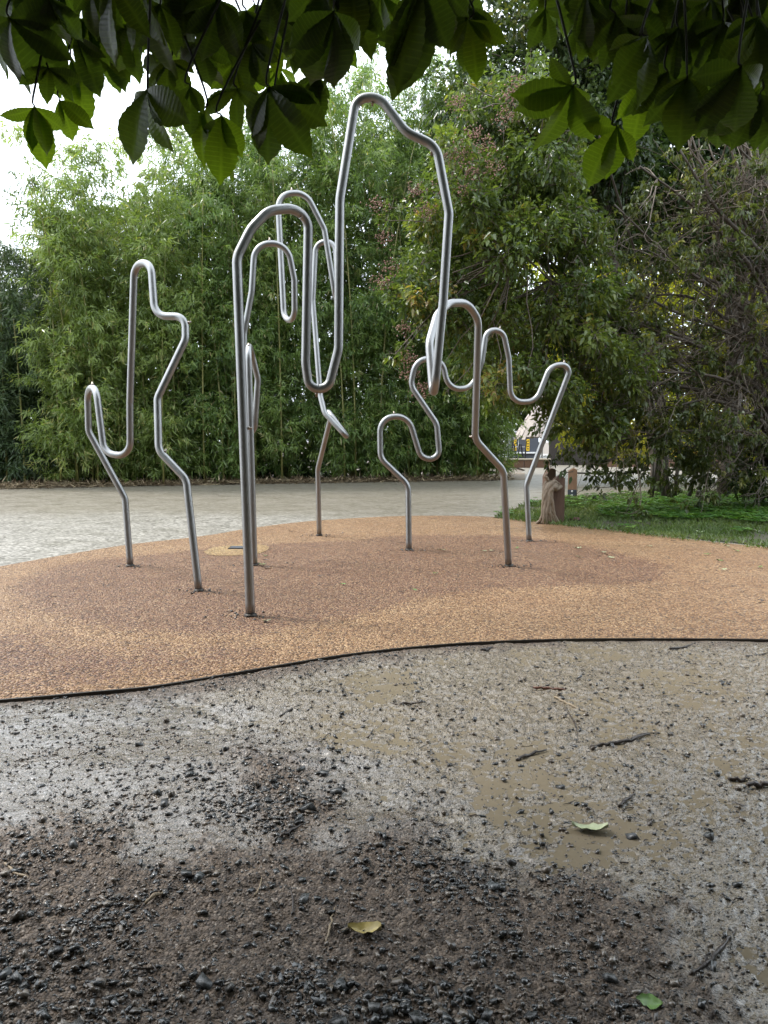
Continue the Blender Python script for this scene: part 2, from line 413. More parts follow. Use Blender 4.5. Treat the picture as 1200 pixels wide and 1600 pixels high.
    M['concrete'] = simple_mat('pale_coping', (.42, .36, .28), 0.7, 0, 0.2)
    M['thatch'] = simple_mat('pale_thatch', (.30, .26, .23), 0.85, 0, 0.4, 6, 0.8, 30)
    M['kiosk'] = simple_mat('slate_grey_panel', (.065, .072, .088), 0.45, 0, 0.15)
    M['white'] = simple_mat('white_paint', (.72, .72, .72), 0.45, 0, 0.08)
    M['yellow'] = simple_mat('yellow_sign', (.72, .46, .02), 0.45, 0, 0.08)
    M['black'] = simple_mat('black_paint', (.02, .02, .022), 0.45, 0, 0.2)
    M['rope'] = simple_mat('dark_rope', (.03, .027, .025), 0.8, 0, 0.3)
    # horse chestnut leaflet: ribbed blade
    def chest(name, dk, lt, tr):
        m, nt, out = mat_new(name)
        uv = N(nt, 'Attribute', attribute_name='uvw').outputs['Vector']
        sx = N(nt, 'SeparateXYZ'); nt.links.new(uv, sx.inputs[0])
        ax = math_n(nt, 'ABSOLUTE', sx.outputs[0])
        k = math_n(nt, 'SUBTRACT', math_n(nt, 'MULTIPLY', sx.outputs[1], 15.0), math_n(nt, 'MULTIPLY', ax, 4.2))
        w = math_n(nt, 'ABSOLUTE', math_n(nt, 'SUBTRACT', math_n(nt, 'FRACT', k), 0.5))        # 0 between, .5 at a vein
        vein = math_n(nt, 'SUBTRACT', math_n(nt, 'MULTIPLY', w, 6.0), 2.0, True)
        midr = math_n(nt, 'SUBTRACT', 1.0, math_n(nt, 'MULTIPLY', ax, 22.0), True)
        vein = math_n(nt, 'MAXIMUM', vein, midr)
        oi = nt.nodes.new('ShaderNodeObjectInfo')
        v = objc(nt); n = noise(nt, v, 18, 4); n2 = noise(nt, v, 45, 4, 0.7)
        c = mixc(nt, n.outputs['Fac'], dk, lt)
        c = mixc(nt, math_n(nt, 'MULTIPLY', oi.outputs['Random'], 0.5), c, [x * 0.6 for x in dk])
        c = mixc(nt, math_n(nt, 'MULTIPLY', vein, 0.28), c, [min(1, x * 1.6) for x in lt])
        spot = ramp(nt, n2.outputs['Fac'], [(0.62, (0, 0, 0)), (0.68, (1, 1, 1))])
        c = mixc(nt, math_n(nt, 'MULTIPLY', spot.outputs[0], 0.7), c, (.09, .045, .012))
        p = pbsdf(nt, None, c, 0.36, 0, bump(nt, math_n(nt, 'ADD', w, n.outputs['Fac']), 0.3, 0.003), 0.4)
        t = N(nt, 'BsdfTranslucent'); nt.links.new(mixc(nt, 1.0, c, (1.9, 1.9, 0.5), 'MULTIPLY'), t.inputs[0])
        mx = N(nt, 'MixShader', Fac=tr); nt.links.new(p.outputs[0], mx.inputs[1]); nt.links.new(t.outputs[0], mx.inputs[2]); nt.links.new(mx.outputs[0], out.inputs[0])
        return m
    M['chestnut'] = chest('chestnut_leaflet', (.036, .066, .016), (.072, .115, .024), 0.54)
    M['chestnut_lit'] = chest('chestnut_leaflet_lit', (.06, .105, .014), (.105, .16, .022), 0.66)  # lit copy: light through the blade put into a brighter colour
    M['leaf_pale'] = simple_mat('pale_fallen_leaf', (.33, .37, .22), 0.5, 0, 0.3, 40)
    M['leaf_green'] = simple_mat('green_fallen_leaf', (.11, .21, .045), 0.4, 0, 0.3, 40)
    M['leaf_yellow'] = simple_mat('yellow_fallen_leaf', (.36, .29, .10), 0.45, 0, 0.5, 40)
    M['leaf_dark'] = simple_mat('dark_rotten_leaf', (.045, .028, .022), 0.45, 0, 0.4, 40)
    M['leaf_red'] = simple_mat('wine_red_leaf', (.09, .03, .03), 0.5, 0, 0.4, 20)
make_materials()

# ================================================================== SETTING
def struct(o): o['kind'] = 'structure'; return o
def sheet(name, pts, z, mat, skirt=0.0):
    mb = MB(); n = len(pts)
    V = [(p[0], p[1], z) for p in pts]; F = [tuple(range(n))]
    if skirt:
        V += [(p[0], p[1], z - skirt) for p in pts]
        F += [(i, (i + 1) % n, n + (i + 1) % n, n + i) for i in range(n)]
    me = bpy.data.meshes.new(name); me.from_pydata(V, [], F); me.update()
    bm = bmesh.new(); bm.from_mesh(me); bmesh.ops.recalc_face_normals(bm, faces=bm.faces)
    bm.faces.ensure_lookup_table()
    if bm.faces[0].normal.z < 0: bmesh.ops.reverse_faces(bm, faces=bm.faces)
    bmesh.ops.triangulate(bm, faces=[f for f in bm.faces if len(f.verts) > 4])
    bm.to_mesh(me); bm.free(); me.materials.append(mat)
    return struct(link(name, me))
gp = lambda pts, z=0.0: [tuple(on_ground(x, y, z)) for x, y in pts]

# far ground
sheet('ground', [(-350, -60), (350, -60), (350, 600), (-350, 600)], -0.09, M['earth'])
# hedge line of the bamboo
BL = lambda px: 21.2 + (px) / 800 * 4.6            # distance of the bamboo edge for a photo column
# path between rubber surface and bamboo, running on to the right behind the grass
path_pts = [(-30, 3.0)] + [(-30, 21.0)] + [tuple(on_ground(x, 1560 / (BL(x) - 0.55) + 688, 0)) [:2] for x in (-250, 0, 200, 400, 600, 720, 790)] + [(6.5, 34), (9, 75), (60, 75), (60, 6.0), (9, 6.0), (2.5, 6.4), (-2, 6.0), (-6, 5.2)]
path = sheet('path', path_pts, -0.008, M['path'])

# rubber safety surface
rub_front = gp([(-420, 1118), (-200, 1108), (0, 1093), (150, 1080), (250, 1070), (400, 1045), (550, 1021), (700, 1006), (850, 999), (1000, 997.5), (1200, 999), (1400, 1004), (1650, 1012)])
rub_back = gp([(1750, 905), (1500, 880), (1200, 855), (1100, 845), (1000, 833), (900, 822), (780, 808), (640, 806), (500, 813), (400, 824), (320, 837), (200, 851), (100, 867), (0, 885), (-150, 915), (-350, 962), (-480, 1040)])
rf = spline([p[:2] + (0,) for p in rub_front], 8); rb = spline([p[:2] + (0,) for p in rub_back], 8)
rub_outline = np.vstack([rf, rb])
tan = sheet('tan_rubber_surface', rub_outline, 0.0, M['rubber_tan'], 0.06)
isl = gp([(24, 925), (40, 905), (75, 889), (150, 876), (250, 866), (330, 856), (420, 850), (520, 846), (620, 838.5), (720, 836), (800, 838), (900, 850), (980, 868), (1030, 884), (1044, 897), (1020, 908), (960, 913), (880, 917), (780, 921), (700, 929), (640, 938), (590, 952), (530, 968), (460, 983), (370, 992), (260, 991), (150, 981), (70, 958)])
isl = spline(np.array([p for p in isl] + [isl[0]]), 9)[:-1]
_a = np.arange(len(isl)); isl = isl + 0 * isl + np.stack([(vnoise(_a * 0.75, _a * 0.0, 3) - .5) * .045, (vnoise(_a * 0.75, _a * 0.0, 9) - .5) * .045, _a * 0], 1)
def mixed_sheet(name, z, xr, yr, step, sd_fn, mat):
    gx, gy = np.meshgrid(np.arange(*xr, step), np.arange(*yr, step)); sd = sd_fn(gx, gy)
    idx = np.arange(gx.size).reshape(gx.shape); keep = (np.minimum.reduce([sd[:-1, :-1], sd[1:, 1:], sd[:-1, 1:], sd[1:, :-1]]) > -.28)
    F = np.stack([idx[:-1, :-1], idx[:-1, 1:], idx[1:, 1:], idx[1:, :-1]], -1)[keep]
    V = np.stack([gx, gy, z - .009 * sstep(-.14, -.24, sd)], -1).reshape(-1, 3); used = np.unique(F); mp = np.zeros(len(V), int); mp[used] = np.arange(len(used))
    mf = np.clip(.5 + sd / .26, 0, 1).ravel()
    return struct(link(name, mesh_np(name, V[used], mp[F], mat, {'mixf': mf[used]})))
_wob = lambda x, y: (fbm(x * 2.4, y * 2.4, 51, 4) - .5) * .16
brown = mixed_sheet('brown_rubber_surface', 0.004, (-3.6, 3.6), (4.4, 11.5), .05, lambda x, y: poly_sd(x, y, isl) + _wob(x, y), M['rubber_brown'])
lf = [p[:2] for p in gp([(-330, 1090), (-200, 1085), (0, 1082), (150, 1070), (300, 1050), (440, 1030), (420, 1005), (300, 1012), (150, 1004), (20, 985), (-200, 990)])]
_rfx, _rfy = rf[:, 0], rf[:, 1]
trod = mixed_sheet('trodden_rubber_surface', 0.002, (-4.6, .6), (3.6, 6.6), .05, lambda x, y: np.minimum(poly_sd(x, y, lf) * .45 + _wob(x * 2, y * 2) * 1.6 - .06, np.where(y < np.interp(x, _rfx, _rfy) + .03, -1, 9)), M['rubber_brown'])
patch = gp([(318, 863), (335, 856), (375, 851.5), (412, 852.5), (420, 858), (402, 866), (360, 869), (328, 868)])
patch = spline(np.array(patch + [patch[0]]), 8)[:-1]
sheet('yellow_rubber_patch', patch, 0.008, M['rubber_yellow'])

# metal edging along the front of the rubber
def strip(name, C, w, z0, z1, mat):
    C = np.array(C)[:, :2]; T = np.gradient(C, axis=0); T /= np.linalg.norm(T, axis=1)[:, None]
    Nn = np.stack([T[:, 1], -T[:, 0]], 1); n = len(C)
    V = []
    for i in range(n):
        a, b = C[i] + Nn[i] * 0.002, C[i] + Nn[i] * w
        V += [(a[0], a[1], z0), (a[0], a[1], z1), (b[0], b[1], z1), (b[0], b[1], z0)]
    F = [(4 * i + k, 4 * i + (k + 1) % 4, 4 * i + 4 + (k + 1) % 4, 4 * i + 4 + k) for i in range(n - 1) for k in range(4)]
    me = bpy.data.meshes.new(name); me.from_pydata(V, [], F); me.update(); me.materials.append(mat)
    bm = bmesh.new(); bm.from_mesh(me); bmesh.ops.recalc_face_normals(bm, faces=bm.faces); bm.to_mesh(me); bm.free()
    return link(name, me)
_k = np.arange(len(rf))
edge_c = rf.copy(); 
edging = struct(strip('metal_edging', edge_c, 0.016, -0.08, 0.0035, M['dark_steel']))

# foreground dirt: relief, puddled on the right
WZ = -0.0165
mud_poly = gp([(300, 1092), (420, 1062), (560, 1036), (720, 1014), (900, 1005), (1260, 1004), (1330, 1300), (1500, 1640), (1115, 1640), (1085, 1520), (1035, 1430), (960, 1370), (870, 1325), (800, 1335), (715, 1305), (640, 1255), (560, 1195), (450, 1150), (340, 1125)])
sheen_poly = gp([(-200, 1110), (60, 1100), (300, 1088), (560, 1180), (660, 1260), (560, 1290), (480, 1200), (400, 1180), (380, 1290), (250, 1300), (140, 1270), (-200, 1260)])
wet_sheen_poly = gp([(430, 1095), (560, 1150), (660, 1215), (760, 1270), (850, 1300), (850, 1350), (740, 1340), (600, 1290), (500, 1210), (360, 1150), (200, 1130), (200, 1095)])
xs = np.concatenate([np.linspace(-9, -3.2, 60)[:-1], np.arange(-3.2, 3.2, 0.0098), np.linspace(3.2, 9, 60)])
ys = np.concatenate([np.linspace(-4, 1.35, 50)[:-1], np.arange(1.35, 3.2, 0.0088), np.arange(3.2, 5.35, 0.0115), np.linspace(5.4, 5.9, 5)])
GX, GY = np.meshgrid(xs, ys)
def dirt_fields(x, y):
    wob = (fbm(x * 2.2, y * 2.2, 21, 4) - 0.5) * 0.7
    fine = (fbm(x * 13, y * 13, 23, 3) - 0.5) * 0.30 + (vnoise(x * 55, y * 55, 29) - .5) * .12
    mud = sstep(-0.12, 0.12, poly_sd(x, y, mud_poly) + wob * 0.6 + fine)
    sh = sstep(-0.14, 0.12, poly_sd(x, y, sheen_poly) + wob * 0.75 + fine)
    return mud, sh
def dirt_height(x, y, mud, sh):
    z = 0.0065 * (1 - mud) - 0.0072 * mud - 0.004 * sh * (1 - mud)
    z = z + (fbm(x * 1.7, y * 1.7, 5, 3) - 0.5) * 0.024
    z = z + (fbm(x * 7, y * 7, 11, 3) - 0.5) * 0.014 * (1 - .4 * sh)
    cal = 1 - .72 * sh * (1 - mud)
    z = z + (fbm(x * 34, y * 34, 15, 2) - 0.5) * 0.015 * cal
    z = z + np.maximum(0, vnoise(x * 88, y * 88, 19) - 0.45) * 0.020 * cal
    near_edge = np.interp(x, rf[:, 0], rf[:, 1])
    k = sstep(0.25, 0.0, np.abs(y - near_edge)); z = z * (1 - k) + (np.minimum(z, -0.006 + (fbm(x * 9, y * 9, 44, 3) - .5) * .016)) * k
    z = np.where(y > near_edge - 0.02, np.minimum(z, -0.03), z)
    z = z - 0.075 * sstep(7.2, 8.9, np.abs(x)) - 0.075 * sstep(-2.5, -3.9, y)
    return z - 0.006
MUD, SH = dirt_fields(GX, GY)
GZ = dirt_height(GX, GY, MUD, SH)
nr, nc = GX.shape
idx = np.arange(nr * nc).reshape(nr, nc)
F = np.stack([idx[:-1, :-1], idx[:-1, 1:], idx[1:, 1:], idx[1:, :-1]], -1).reshape(-1, 4)
wetv = np.clip(np.maximum(np.maximum(MUD * .8, SH * 1.0), 0), 0, 1)
wetv = np.clip(wetv, 0, 1)
siltv = np.clip(MUD * 0.95 + SH * 0.35, 0, 1)
band = sstep(-.15, .12, poly_sd(GX, GY, wet_sheen_poly) + (fbm(GX * 3, GY * 3, 27, 4) - .5) * .45)
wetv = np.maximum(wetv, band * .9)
sky_sheen_v = np.maximum(SH * .9, band) * np.clip((fbm(GX * 5, GY * 9, 71, 5) - .38) * 3.6, 0, 1) * (.35 + .65 * vnoise(GX * 75, GY * 75, 73)) * .8  # pale sheen painted in patches over the wet film
dirt = struct(link('dirt_ground', mesh_np('dirt_ground', np.stack([GX, GY, GZ], -1).reshape(-1, 3), F, M['dirt'], {'wet': wetv.ravel(), 'silt': siltv.ravel(), 'wash': sky_sheen_v.ravel()}, True)))
# muddy water standing in the low parts
px0 = np.linspace(-1.6, 4.5, 40); py0 = np.linspace(1.0, 5.25, 40)
wp = [(-1.9, 3.6), (4.6, 5.1), (7.0, 5.2), (7.0, 1.2), (0.6, 1.2), (-0.4, 2.4)]
wp = [(x, y) for x, y in [(-2.3, 3.35), (-1.3, 3.98), (-.5, 4.45), (.4, 4.8), (1.2, 4.93), (3.5, 4.9), (6.8, 4.8), (6.8, 0.8), (0.85, 1.2), (0.4, 2.2), (-0.8, 2.6), (-2.2, 2.9)]]
sheet('puddle', wp, WZ, M['mud_water'])
def ground_z(x, y):
    x = np.atleast_1d(np.asarray(x, float)); y = np.atleast_1d(np.asarray(y, float))
    m, s = dirt_fields(x, y)
    return dirt_height(x, y, m, s)

# lawn strip on the right
lawn_px = [(770, 809), (800, 796), (835, 784), (870, 779), (930, 776), (1000, 771), (1080, 769), (1200, 768), (1500, 768), (1900, 772), (1900, 925), (1750, 902), (1500, 877), (1200, 853), (1100, 843), (1000, 831), (900, 820), (830, 812)]
lawn_pts = gp(lawn_px)
sheet('lawn', lawn_pts, 0.005, M['lawn_soil'])
def in_poly_samples(poly, n, seed):
    r = np.random.default_rng(seed); P = np.array([p[:2] for p in poly]); lo, hi = P.min(0), P.max(0); out = []
    tot = 0
    while tot < n:
        q = lo + (hi - lo) * r.random((n * 2, 2)); q = q[poly_sd(q[:, 0], q[:, 1], P) > 0]
        out.append(q); tot += len(q)
    return np.vstack(out)[:n]
# near part of the lawn only carries geometry that shows
vis_lawn = gp([(770, 810), (800, 796), (835, 784), (870, 779), (930, 776), (1000, 771), (1080, 769), (1260, 768), (1400, 780), (1420, 870), (1200, 859), (1100, 849), (1000, 837), (900, 825), (830, 817)])
def leaf_quads(root, direc, nrm, L, Wd, fold=0.25, droop=0.0):
    """two folded quads per leaf: root, direction, normal, length, width arrays"""
    n = len(root); s = np.cross(direc, nrm); s /= np.linalg.norm(s, axis=1)[:, None] + 1e-9
    L = np.broadcast_to(L, n)[:, None]; Wd = np.broadcast_to(Wd, n)[:, None]
    u = nrm * Wd * fold
    dn = np.array([0, 0, -1.0]) * L * droop
    p0 = root; p3 = root + direc * L + dn
    a1 = root + direc * L * 0.36 + s * Wd * 0.5 + u + dn * .15; a2 = root + direc * L * 0.70 + s * Wd * 0.36 + u * .7 + dn * .5
    b1 = root + direc * L * 0.36 - s * Wd * 0.5 + u + dn * .15; b2 = root + direc * L * 0.70 - s * Wd * 0.36 + u * .7 + dn * .5
    V = np.stack([p0, a1, a2, p3, b2, b1], 1).reshape(-1, 3)
    b = (np.arange(n) * 6)[:, None]
    F = np.concatenate([b + np.array([0, 1, 2, 3]), b + np.array([0, 3, 4, 5])], 1).reshape(-1, 4)
    return V, F
def leaf_rhomb(root, direc, nrm, L, Wd, droop=0.0):
    n = len(root); s = np.cross(direc, nrm); s /= np.linalg.norm(s, axis=1)[:, None] + 1e-9
    L = np.broadcast_to(L, n)[:, None]; Wd = np.broadcast_to(Wd, n)[:, None]
    dn = np.array([0, 0, -1.0]) * L * droop
    m = root + direc * L * 0.4 + dn * 0.25
    V = np.stack([root, m + s * Wd * .5, root + direc * L + dn, m - s * Wd * .5], 1).reshape(-1, 3)
    b = (np.arange(n) * 4)[:, None]
    F = b + np.array([[0, 1, 2, 3]])
    return V, F
def unit(v): return v / (np.linalg.norm(v, axis=-1, keepdims=True) + 1e-9)
def rdir(n, r): return unit(r.normal(size=(n, 3)))
def grass():
    r = np.random.default_rng(31)
    q = in_poly_samples(vis_lawn, 60000, 32)
    dens = fbm(q[:, 0] * 1.1, q[:, 1] * 1.1, 33, 3)
    q = q[dens + 0.25 * r.random(len(q)) > 0.53]
    n = len(q); root = np.c_[q, np.full(n, 0.0)]
    d = rdir(n, r); d[:, 2] = np.abs(d[:, 2]) + 0.9; d = unit(d)
    nn = unit(np.cross(d, rdir(n, r)))
    V, F = leaf_rhomb(root, d, nn, 0.05 + 0.11 * r.random(n), 0.014, 0.25)
    tag(link('grass', mesh_np('grass', V, F, M['grass'], {'rnd': np.repeat(np.clip(fbm(q[:, 0] * 2, q[:, 1] * 2, 8, 3) * .7 + .4 * r.random(n) - .05, 0, 1), 4)})), 'ragged green grass on the strip beside the rubber surface', 'grass', kind='stuff')
    # leafy ground cover
    gc = gp([(930, 800), (1000, 786), (1090, 780), (1220, 778), (1390, 790), (1390, 830), (1250, 828), (1120, 818), (1010, 815), (940, 812)])
    q = in_poly_samples(gc, 2600, 35); q2 = in_poly_samples(vis_lawn, 1500, 36)
    q2 = q2[fbm(q2[:, 0] * .9, q2[:, 1] * .9, 37, 3) > .52]
    q = np.vstack([q, q2]); n = len(q); k = 4
    root = np.repeat(np.c_[q, 0.06 + 0.10 * r.random(n) * fbm(q[:, 0] * 2, q[:, 1] * 2, 40, 2)], k, 0)
    a = np.repeat(r.random(n) * 6.28, k) + np.tile(np.arange(k) * 6.28 / k, n)
    d = unit(np.stack([np.cos(a), np.sin(a), 0.1 + 0.35 * r.random(n * k)], 1))
    nn = unit(np.stack([-np.cos(a) * .3, -np.sin(a) * .3, np.ones(n * k)], 1) + .3 * rdir(n * k, r))
    V, F = leaf_quads(root, d, nn, 0.055 + 0.05 * r.random(n * k), 0.055 + .03 * r.random(n * k), 0.12, 0.15)
    tag(link('ground_cover', mesh_np('ground_cover', V, F, M['clover'], {'rnd': np.repeat(np.repeat(r.random(n), k) * .8 + .2 * r.random(n * k), 6)})), 'bright green leafy ground cover under the spreading bare-branched tree', 'ground cover', kind='stuff')
grass()
# dry litter at the foot of the bamboo
def litter():
    r = np.random.default_rng(41); n = 14000
    px = r.uniform(-250, 800, n); D = np.array([BL(p) for p in px]) + r.normal(0.05, 0.36, n)
    x = (px - 600) / FPX * D
    root = np.stack([x, D, 0.01 + np.abs(r.normal(0, .05, n))], 1)
    d = rdir(n, r); d[:, 2] *= 0.25; d = unit(d); nn = unit(np.array([0, 0, 1.0]) + .5 * rdir(n, r))
    V, F = leaf_rhomb(root, d, nn, 0.12 + .25 * r.random(n), 0.02 + .02 * r.random(n))
    tag(link('leaf_litter', mesh_np('leaf_litter', V, F, M['litter'], {'rnd': np.repeat(r.random(n), 4)})), 'dry brown leaf litter along the foot of the bamboo', 'leaf litter', kind='stuff')
    bank = []
    for p in range(-300, 821, 40): bank.append(tuple(((p - 600) / FPX * (BL(p) - .5), BL(p) - .5 + 0.12 * random.uniform(-1, 1))))
    back = [((p - 600) / FPX * (BL(p) + 5), BL(p) + 5) for p in (820, 500, 200, -300)]
    sheet('bamboo_bed', bank + back, 0.004, simple_mat('litter_soil', (.16, .12, .08), 0.85, 0, 0.5, 3, .5, 20))
litter()

# ================================================================== BENT STEEL PIPES
def make_pipe(label, corners, dia, nozzles, rads=0.17):
    P = [np.array(at(x, y, Y)) for x, y, Y in corners]
    for k in (0, -1):                                     # the two feet run a little into the surface
        g = np.array(on_ground(corners[k][0], corners[k][1])); P[k] = g + (0, 0, -0.02)
    C = fillet(P, rads, 10)
    root = thing('bent_pipe', label, 'pipe sculpture', P[0] + np.array((0, 0, .02)), 'bent steel pipes on the rubber surface')
    o = np.array(root.location)
    MB().tube(C - o, dia / 2, 28).build('tube', M['steel'], root, True)
    for (nx, ny, dx, dz) in nozzles:                      # little spray nozzles screwed into the tube
        best = None
        for p in C:
            v = p - np.array((0, 0, CAM_H)); t = 1 / (v[1] * CP - v[2] * SP)
            sx = 600 + FPX * v[0] * t; sy = 800 - FPX * (v[1] * SP + v[2] * CP) * t
            dd = (sx - nx) ** 2 + (sy - ny) ** 2
            if best is None or dd < best[0]: best = (dd, p)
        c = best[1] - o; a = np.array((dx, 0, dz), float); a /= np.linalg.norm(a)
        MB().tube([c + a * (dia / 2 - .006), c + a * (dia / 2 + .014), c + a * (dia / 2 + .014), c + a * (dia / 2 + .03)], [.013, .013, .008, .008], 10).build('nozzle', M['nozzle'], root, True)
    for k, cc in ((0, P[0]), (-1, P[-1])):
        mb = MB(); c = cc - o; c[2] = 0.014 - o[2]
        mb.tube([c + (0, 0, -.02), c + (0, 0, 0.004), c + (0, 0, .009)], [dia / 2 + .012, dia / 2 + .012, dia / 2 + .003], 24).build('foot_collar', M['dark_steel'], root, True)
    return root
make_pipe('leftmost bent steel pipe with two rounded loops, before the yellow-green bamboo',
    [(203.7, 885, 7.92), (195.3, 778, 7.92), (138.5, 674, 7.9), (136.5, 607, 7.88), (150, 606, 7.62), (163, 708, 7.55), (203.5, 714, 7.45), (203, 630, 7.42), (210, 412, 7.25), (236, 411, 7.1), (242, 494, 7.0), (289.5, 494.5, 6.92), (290, 530, 6.88), (246, 622, 6.8), (248, 704, 6.72), (291, 749, 6.65), (311, 924, 6.58)],
    0.068, [(144, 608, 0, 1), (289, 505, 1, .4), (266, 713, .6, 1)], 0.15)
make_pipe('tallest bent steel pipe, its thick dark front leg nearest the camera',
    [(391.5, 963, 5.66), (370.0, 402, 5.7), (392, 358, 5.74), (420, 329, 5.8), (459, 325, 5.92), (482, 344, 6.0), (477.5, 568, 6.02), (483, 607, 6.03), (513, 608, 6.05), (529, 545, 6.07), (531, 312, 6.1), (556, 155, 6.15), (592, 150, 6.12), (634, 206, 6.1), (682, 229, 6.1), (701.5, 333, 6.1), (692.5, 470, 6.12), (679, 612, 6.14), (676.5, 611, 6.42), (670.5, 536, 6.58), (683, 492, 6.8), (702, 473.5, 6.95), (731, 473, 7.1), (747.5, 500, 7.2), (742, 686, 7.55), (786.5, 735, 7.7), (795, 885, 7.88)],
    0.073, [(581, 157, .1, -1), (673, 232, -.2, -1), (496, 604, -.1, -1), (739, 684, -1, .1), (677, 604, 0, -1), (388, 672, 1, 0)],
    [.2, .22, .3, .22, .22, .22, .4, .17, .17, .3, .6, .1, .17, .22, .18, .2, .3, .13, .13, .3, .3, .22, .22, .22, .2, .18, .18])
make_pipe('bent steel pipe rising behind the thick front leg, looping in the middle',
    [(397.5, 884, 8.0), (388.0, 541, 7.95), (391, 543, 8.25), (403, 592, 8.35), (397.5, 676, 8.4), (380, 676, 8.55), (381.5, 520, 8.6), (393.5, 455, 8.6), (398, 381, 8.6), (449, 380, 8.7), (460, 437, 8.75), (460.5, 500, 8.8), (444, 500, 9.0), (434.0, 303, 9.1), (478, 301, 9.2), (507, 358, 9.25), (525, 470, 9.3), (529, 472, 9.6), (524, 378, 9.7), (493.5, 378, 9.75), (489, 470, 9.7), (500.5, 618, 9.5), (507, 645, 9.42), (541, 681.5, 9.3), (541, 680.5, 9.46), (510, 639, 9.62), (517, 651, 9.95), (496.5, 733, 10.3), (499, 837, 10.42)],
    0.069, [(422, 379, 0, 1), (388.5, 545, 0, 1), (457, 303, 0, 1)], 0.2)
make_pipe('low snaking steel pipe at right, its end leg beside the vine-wrapped bollard',
    [(639, 860, 9.07), (637.8, 757, 9.07), (594.5, 716, 9.1), (593.5, 652, 9.12), (638, 650, 9.2), (658.5, 718, 9.22), (687, 716, 9.25), (682.5, 662, 9.25), (641.5, 602, 9.3), (650, 563, 9.3), (690, 558, 9.4), (701, 609, 9.4), (738, 606, 9.5), (753, 565, 9.52), (760, 516, 9.55), (786, 516, 9.6), (795, 560, 9.65), (798, 629, 9.7), (838, 627, 9.75), (860, 571, 9.8), (894, 569, 9.85), (822.5, 757, 9.87), (827, 846, 9.87)],
    0.072, [(615, 654, 0, 1), (779, 518, .3, 1), (880, 572, 0, 1)], 0.2)
# dark access cover in the yellow patch
cv = on_ground(371, 857)
cover = thing('access_cover', 'small dark square access cover set in the yellow rubber patch', 'access cover', (cv.x, cv.y, 0.008))
MB().box((0, 0, 0.004), (0.20, 0.20, 0.012)).build('frame', M['black'], cover, bevel=.002)
MB().box((0, 0, 0.008), (0.16, 0.16, 0.012)).build('lid', M['kiosk'], cover, bevel=.002)

# ================================================================== BAMBOO
TOPX = [-300, -150, 0, 45, 75, 130, 200, 300, 400, 470, 560, 640, 690, 730, 800, 900]
TOPY = [365, 370, 375, 375, 295, 228, 208, 186, 180, 145, 90, 80, 150, 230, 330, 400]
def bamboo_clump(label, pxc, width_px, mat, nculm, seed, depth0=0.0, hscale=1.0, dens=1.0, hang=1.0, nskirt=9):
    r = np.random.default_rng(seed)
    D0 = BL(pxc) + depth0; bx = (pxc - 600) / FPX * D0
    root = thing('bamboo_clump', label, 'bamboo', (bx, D0, 0), 'bamboo clumps along the path')
    VV, FF, AA, nv = [], [], [], 0
    hw = width_px / FPX * D0 / 2
    for c in range(nculm + nskirt):
        short = c >= nculm
        x0 = r.uniform(-hw, hw); y0 = r.uniform(.55, 1.3) if short else abs(r.normal(0, 1.3)) + 0.1
        px = 600 + (bx + x0) / (D0 + y0) * FPX
        H = (CAM_H + (688 - np.interp(px, TOPX, TOPY)) / FPX * (D0 + y0)) * hscale * r.choice([1.0, .96, .88, .78, .65, .5], p=[.28, .22, .2, .15, .1, .05])
        if short: H = r.uniform(.9, 5.5)
        lean = r.normal(0, 0.05 * H, 2); lean[1] -= 0.05 * H * r.random()
        t = np.linspace(0, 1, 9)
        path_ = np.stack([x0 + lean[0] * t ** 2.2, y0 + lean[1] * t ** 2.2, H * (t - 0.05 * t ** 6)], 1)
        if c < 9:
            o = MB().tube(path_, (0.032 * (1 - .85 * t) + .004), 6).build('culm', M['culm'], root, True)
        nc_ = int((H * 9.0 + 10) * dens)
        npl = max(4, int(H * 1.15)); pt = 0.05 + 0.95 * r.random(npl) ** .9; pa = r.random(npl) * 6.283; pcol = r.normal(.5, .24, npl); pi = r.integers(0, npl, nc_)
        tt = np.clip(pt[pi] + r.normal(0, .35, nc_) / H, .03, 1)
        base = np.stack([np.interp(tt, t, path_[:, k]) for k in range(3)], 1)
        an = pa[pi] + r.normal(0, .75, nc_)
        out = np.stack([np.cos(an), np.sin(an), 0.25 + 0 * an], 1)
        rad = (0.2 + 0.85 * r.random(nc_)) * np.interp(tt, [0, .15, .5, .85, 1], [.55, .85, 1.0, .65, .15]) * (.6 if short else 1)
        cen = base + out * rad[:, None]
        cen[:, 2] = np.maximum(cen[:, 2], 0.25 + .2 * r.random(nc_))
        k = 19
        sd = unit(out * 0.8 + rdir(nc_, r) * 0.5)
        C = np.repeat(cen, k, 0); SD = np.repeat(sd, k, 0)
        n = nc_ * k
        root_ = C + SD * (np.tile(np.linspace(0, 0.42, k), nc_) * (0.7 + .5 * r.random(n)))[:, None] + r.normal(0, .05, (n, 3))
        d = unit(SD * 0.55 + rdir(n, r) * 0.7 + np.array([0, -.05, -0.42 * hang]))
        nn = unit(np.cross(d, rdir(n, r)) * .8 + np.array([0, -.5, .6]))
        V, F = leaf_rhomb(root_, d, nn, 0.145 + .13 * r.random(n), 0.030 + .017 * r.random(n), 0.18)
        V[:, 2] = np.maximum(V[:, 2], .02)
        a = np.clip(np.repeat(np.clip(pcol[pi] + r.normal(0, .08, nc_), 0, 1), k) * .75 + .25 * r.random(n), 0, 1)
        dead = r.random(n) > .97; a[dead] = 1.0
        VV.append(V); FF.append(F + nv); AA.append(np.repeat(a, 4)); nv += len(V)
    o = link('foliage', mesh_np('foliage', np.vstack(VV), np.vstack(FF), mat, {'rnd': np.concatenate(AA)}), root)
    o['kind'] = 'stuff'
    return root
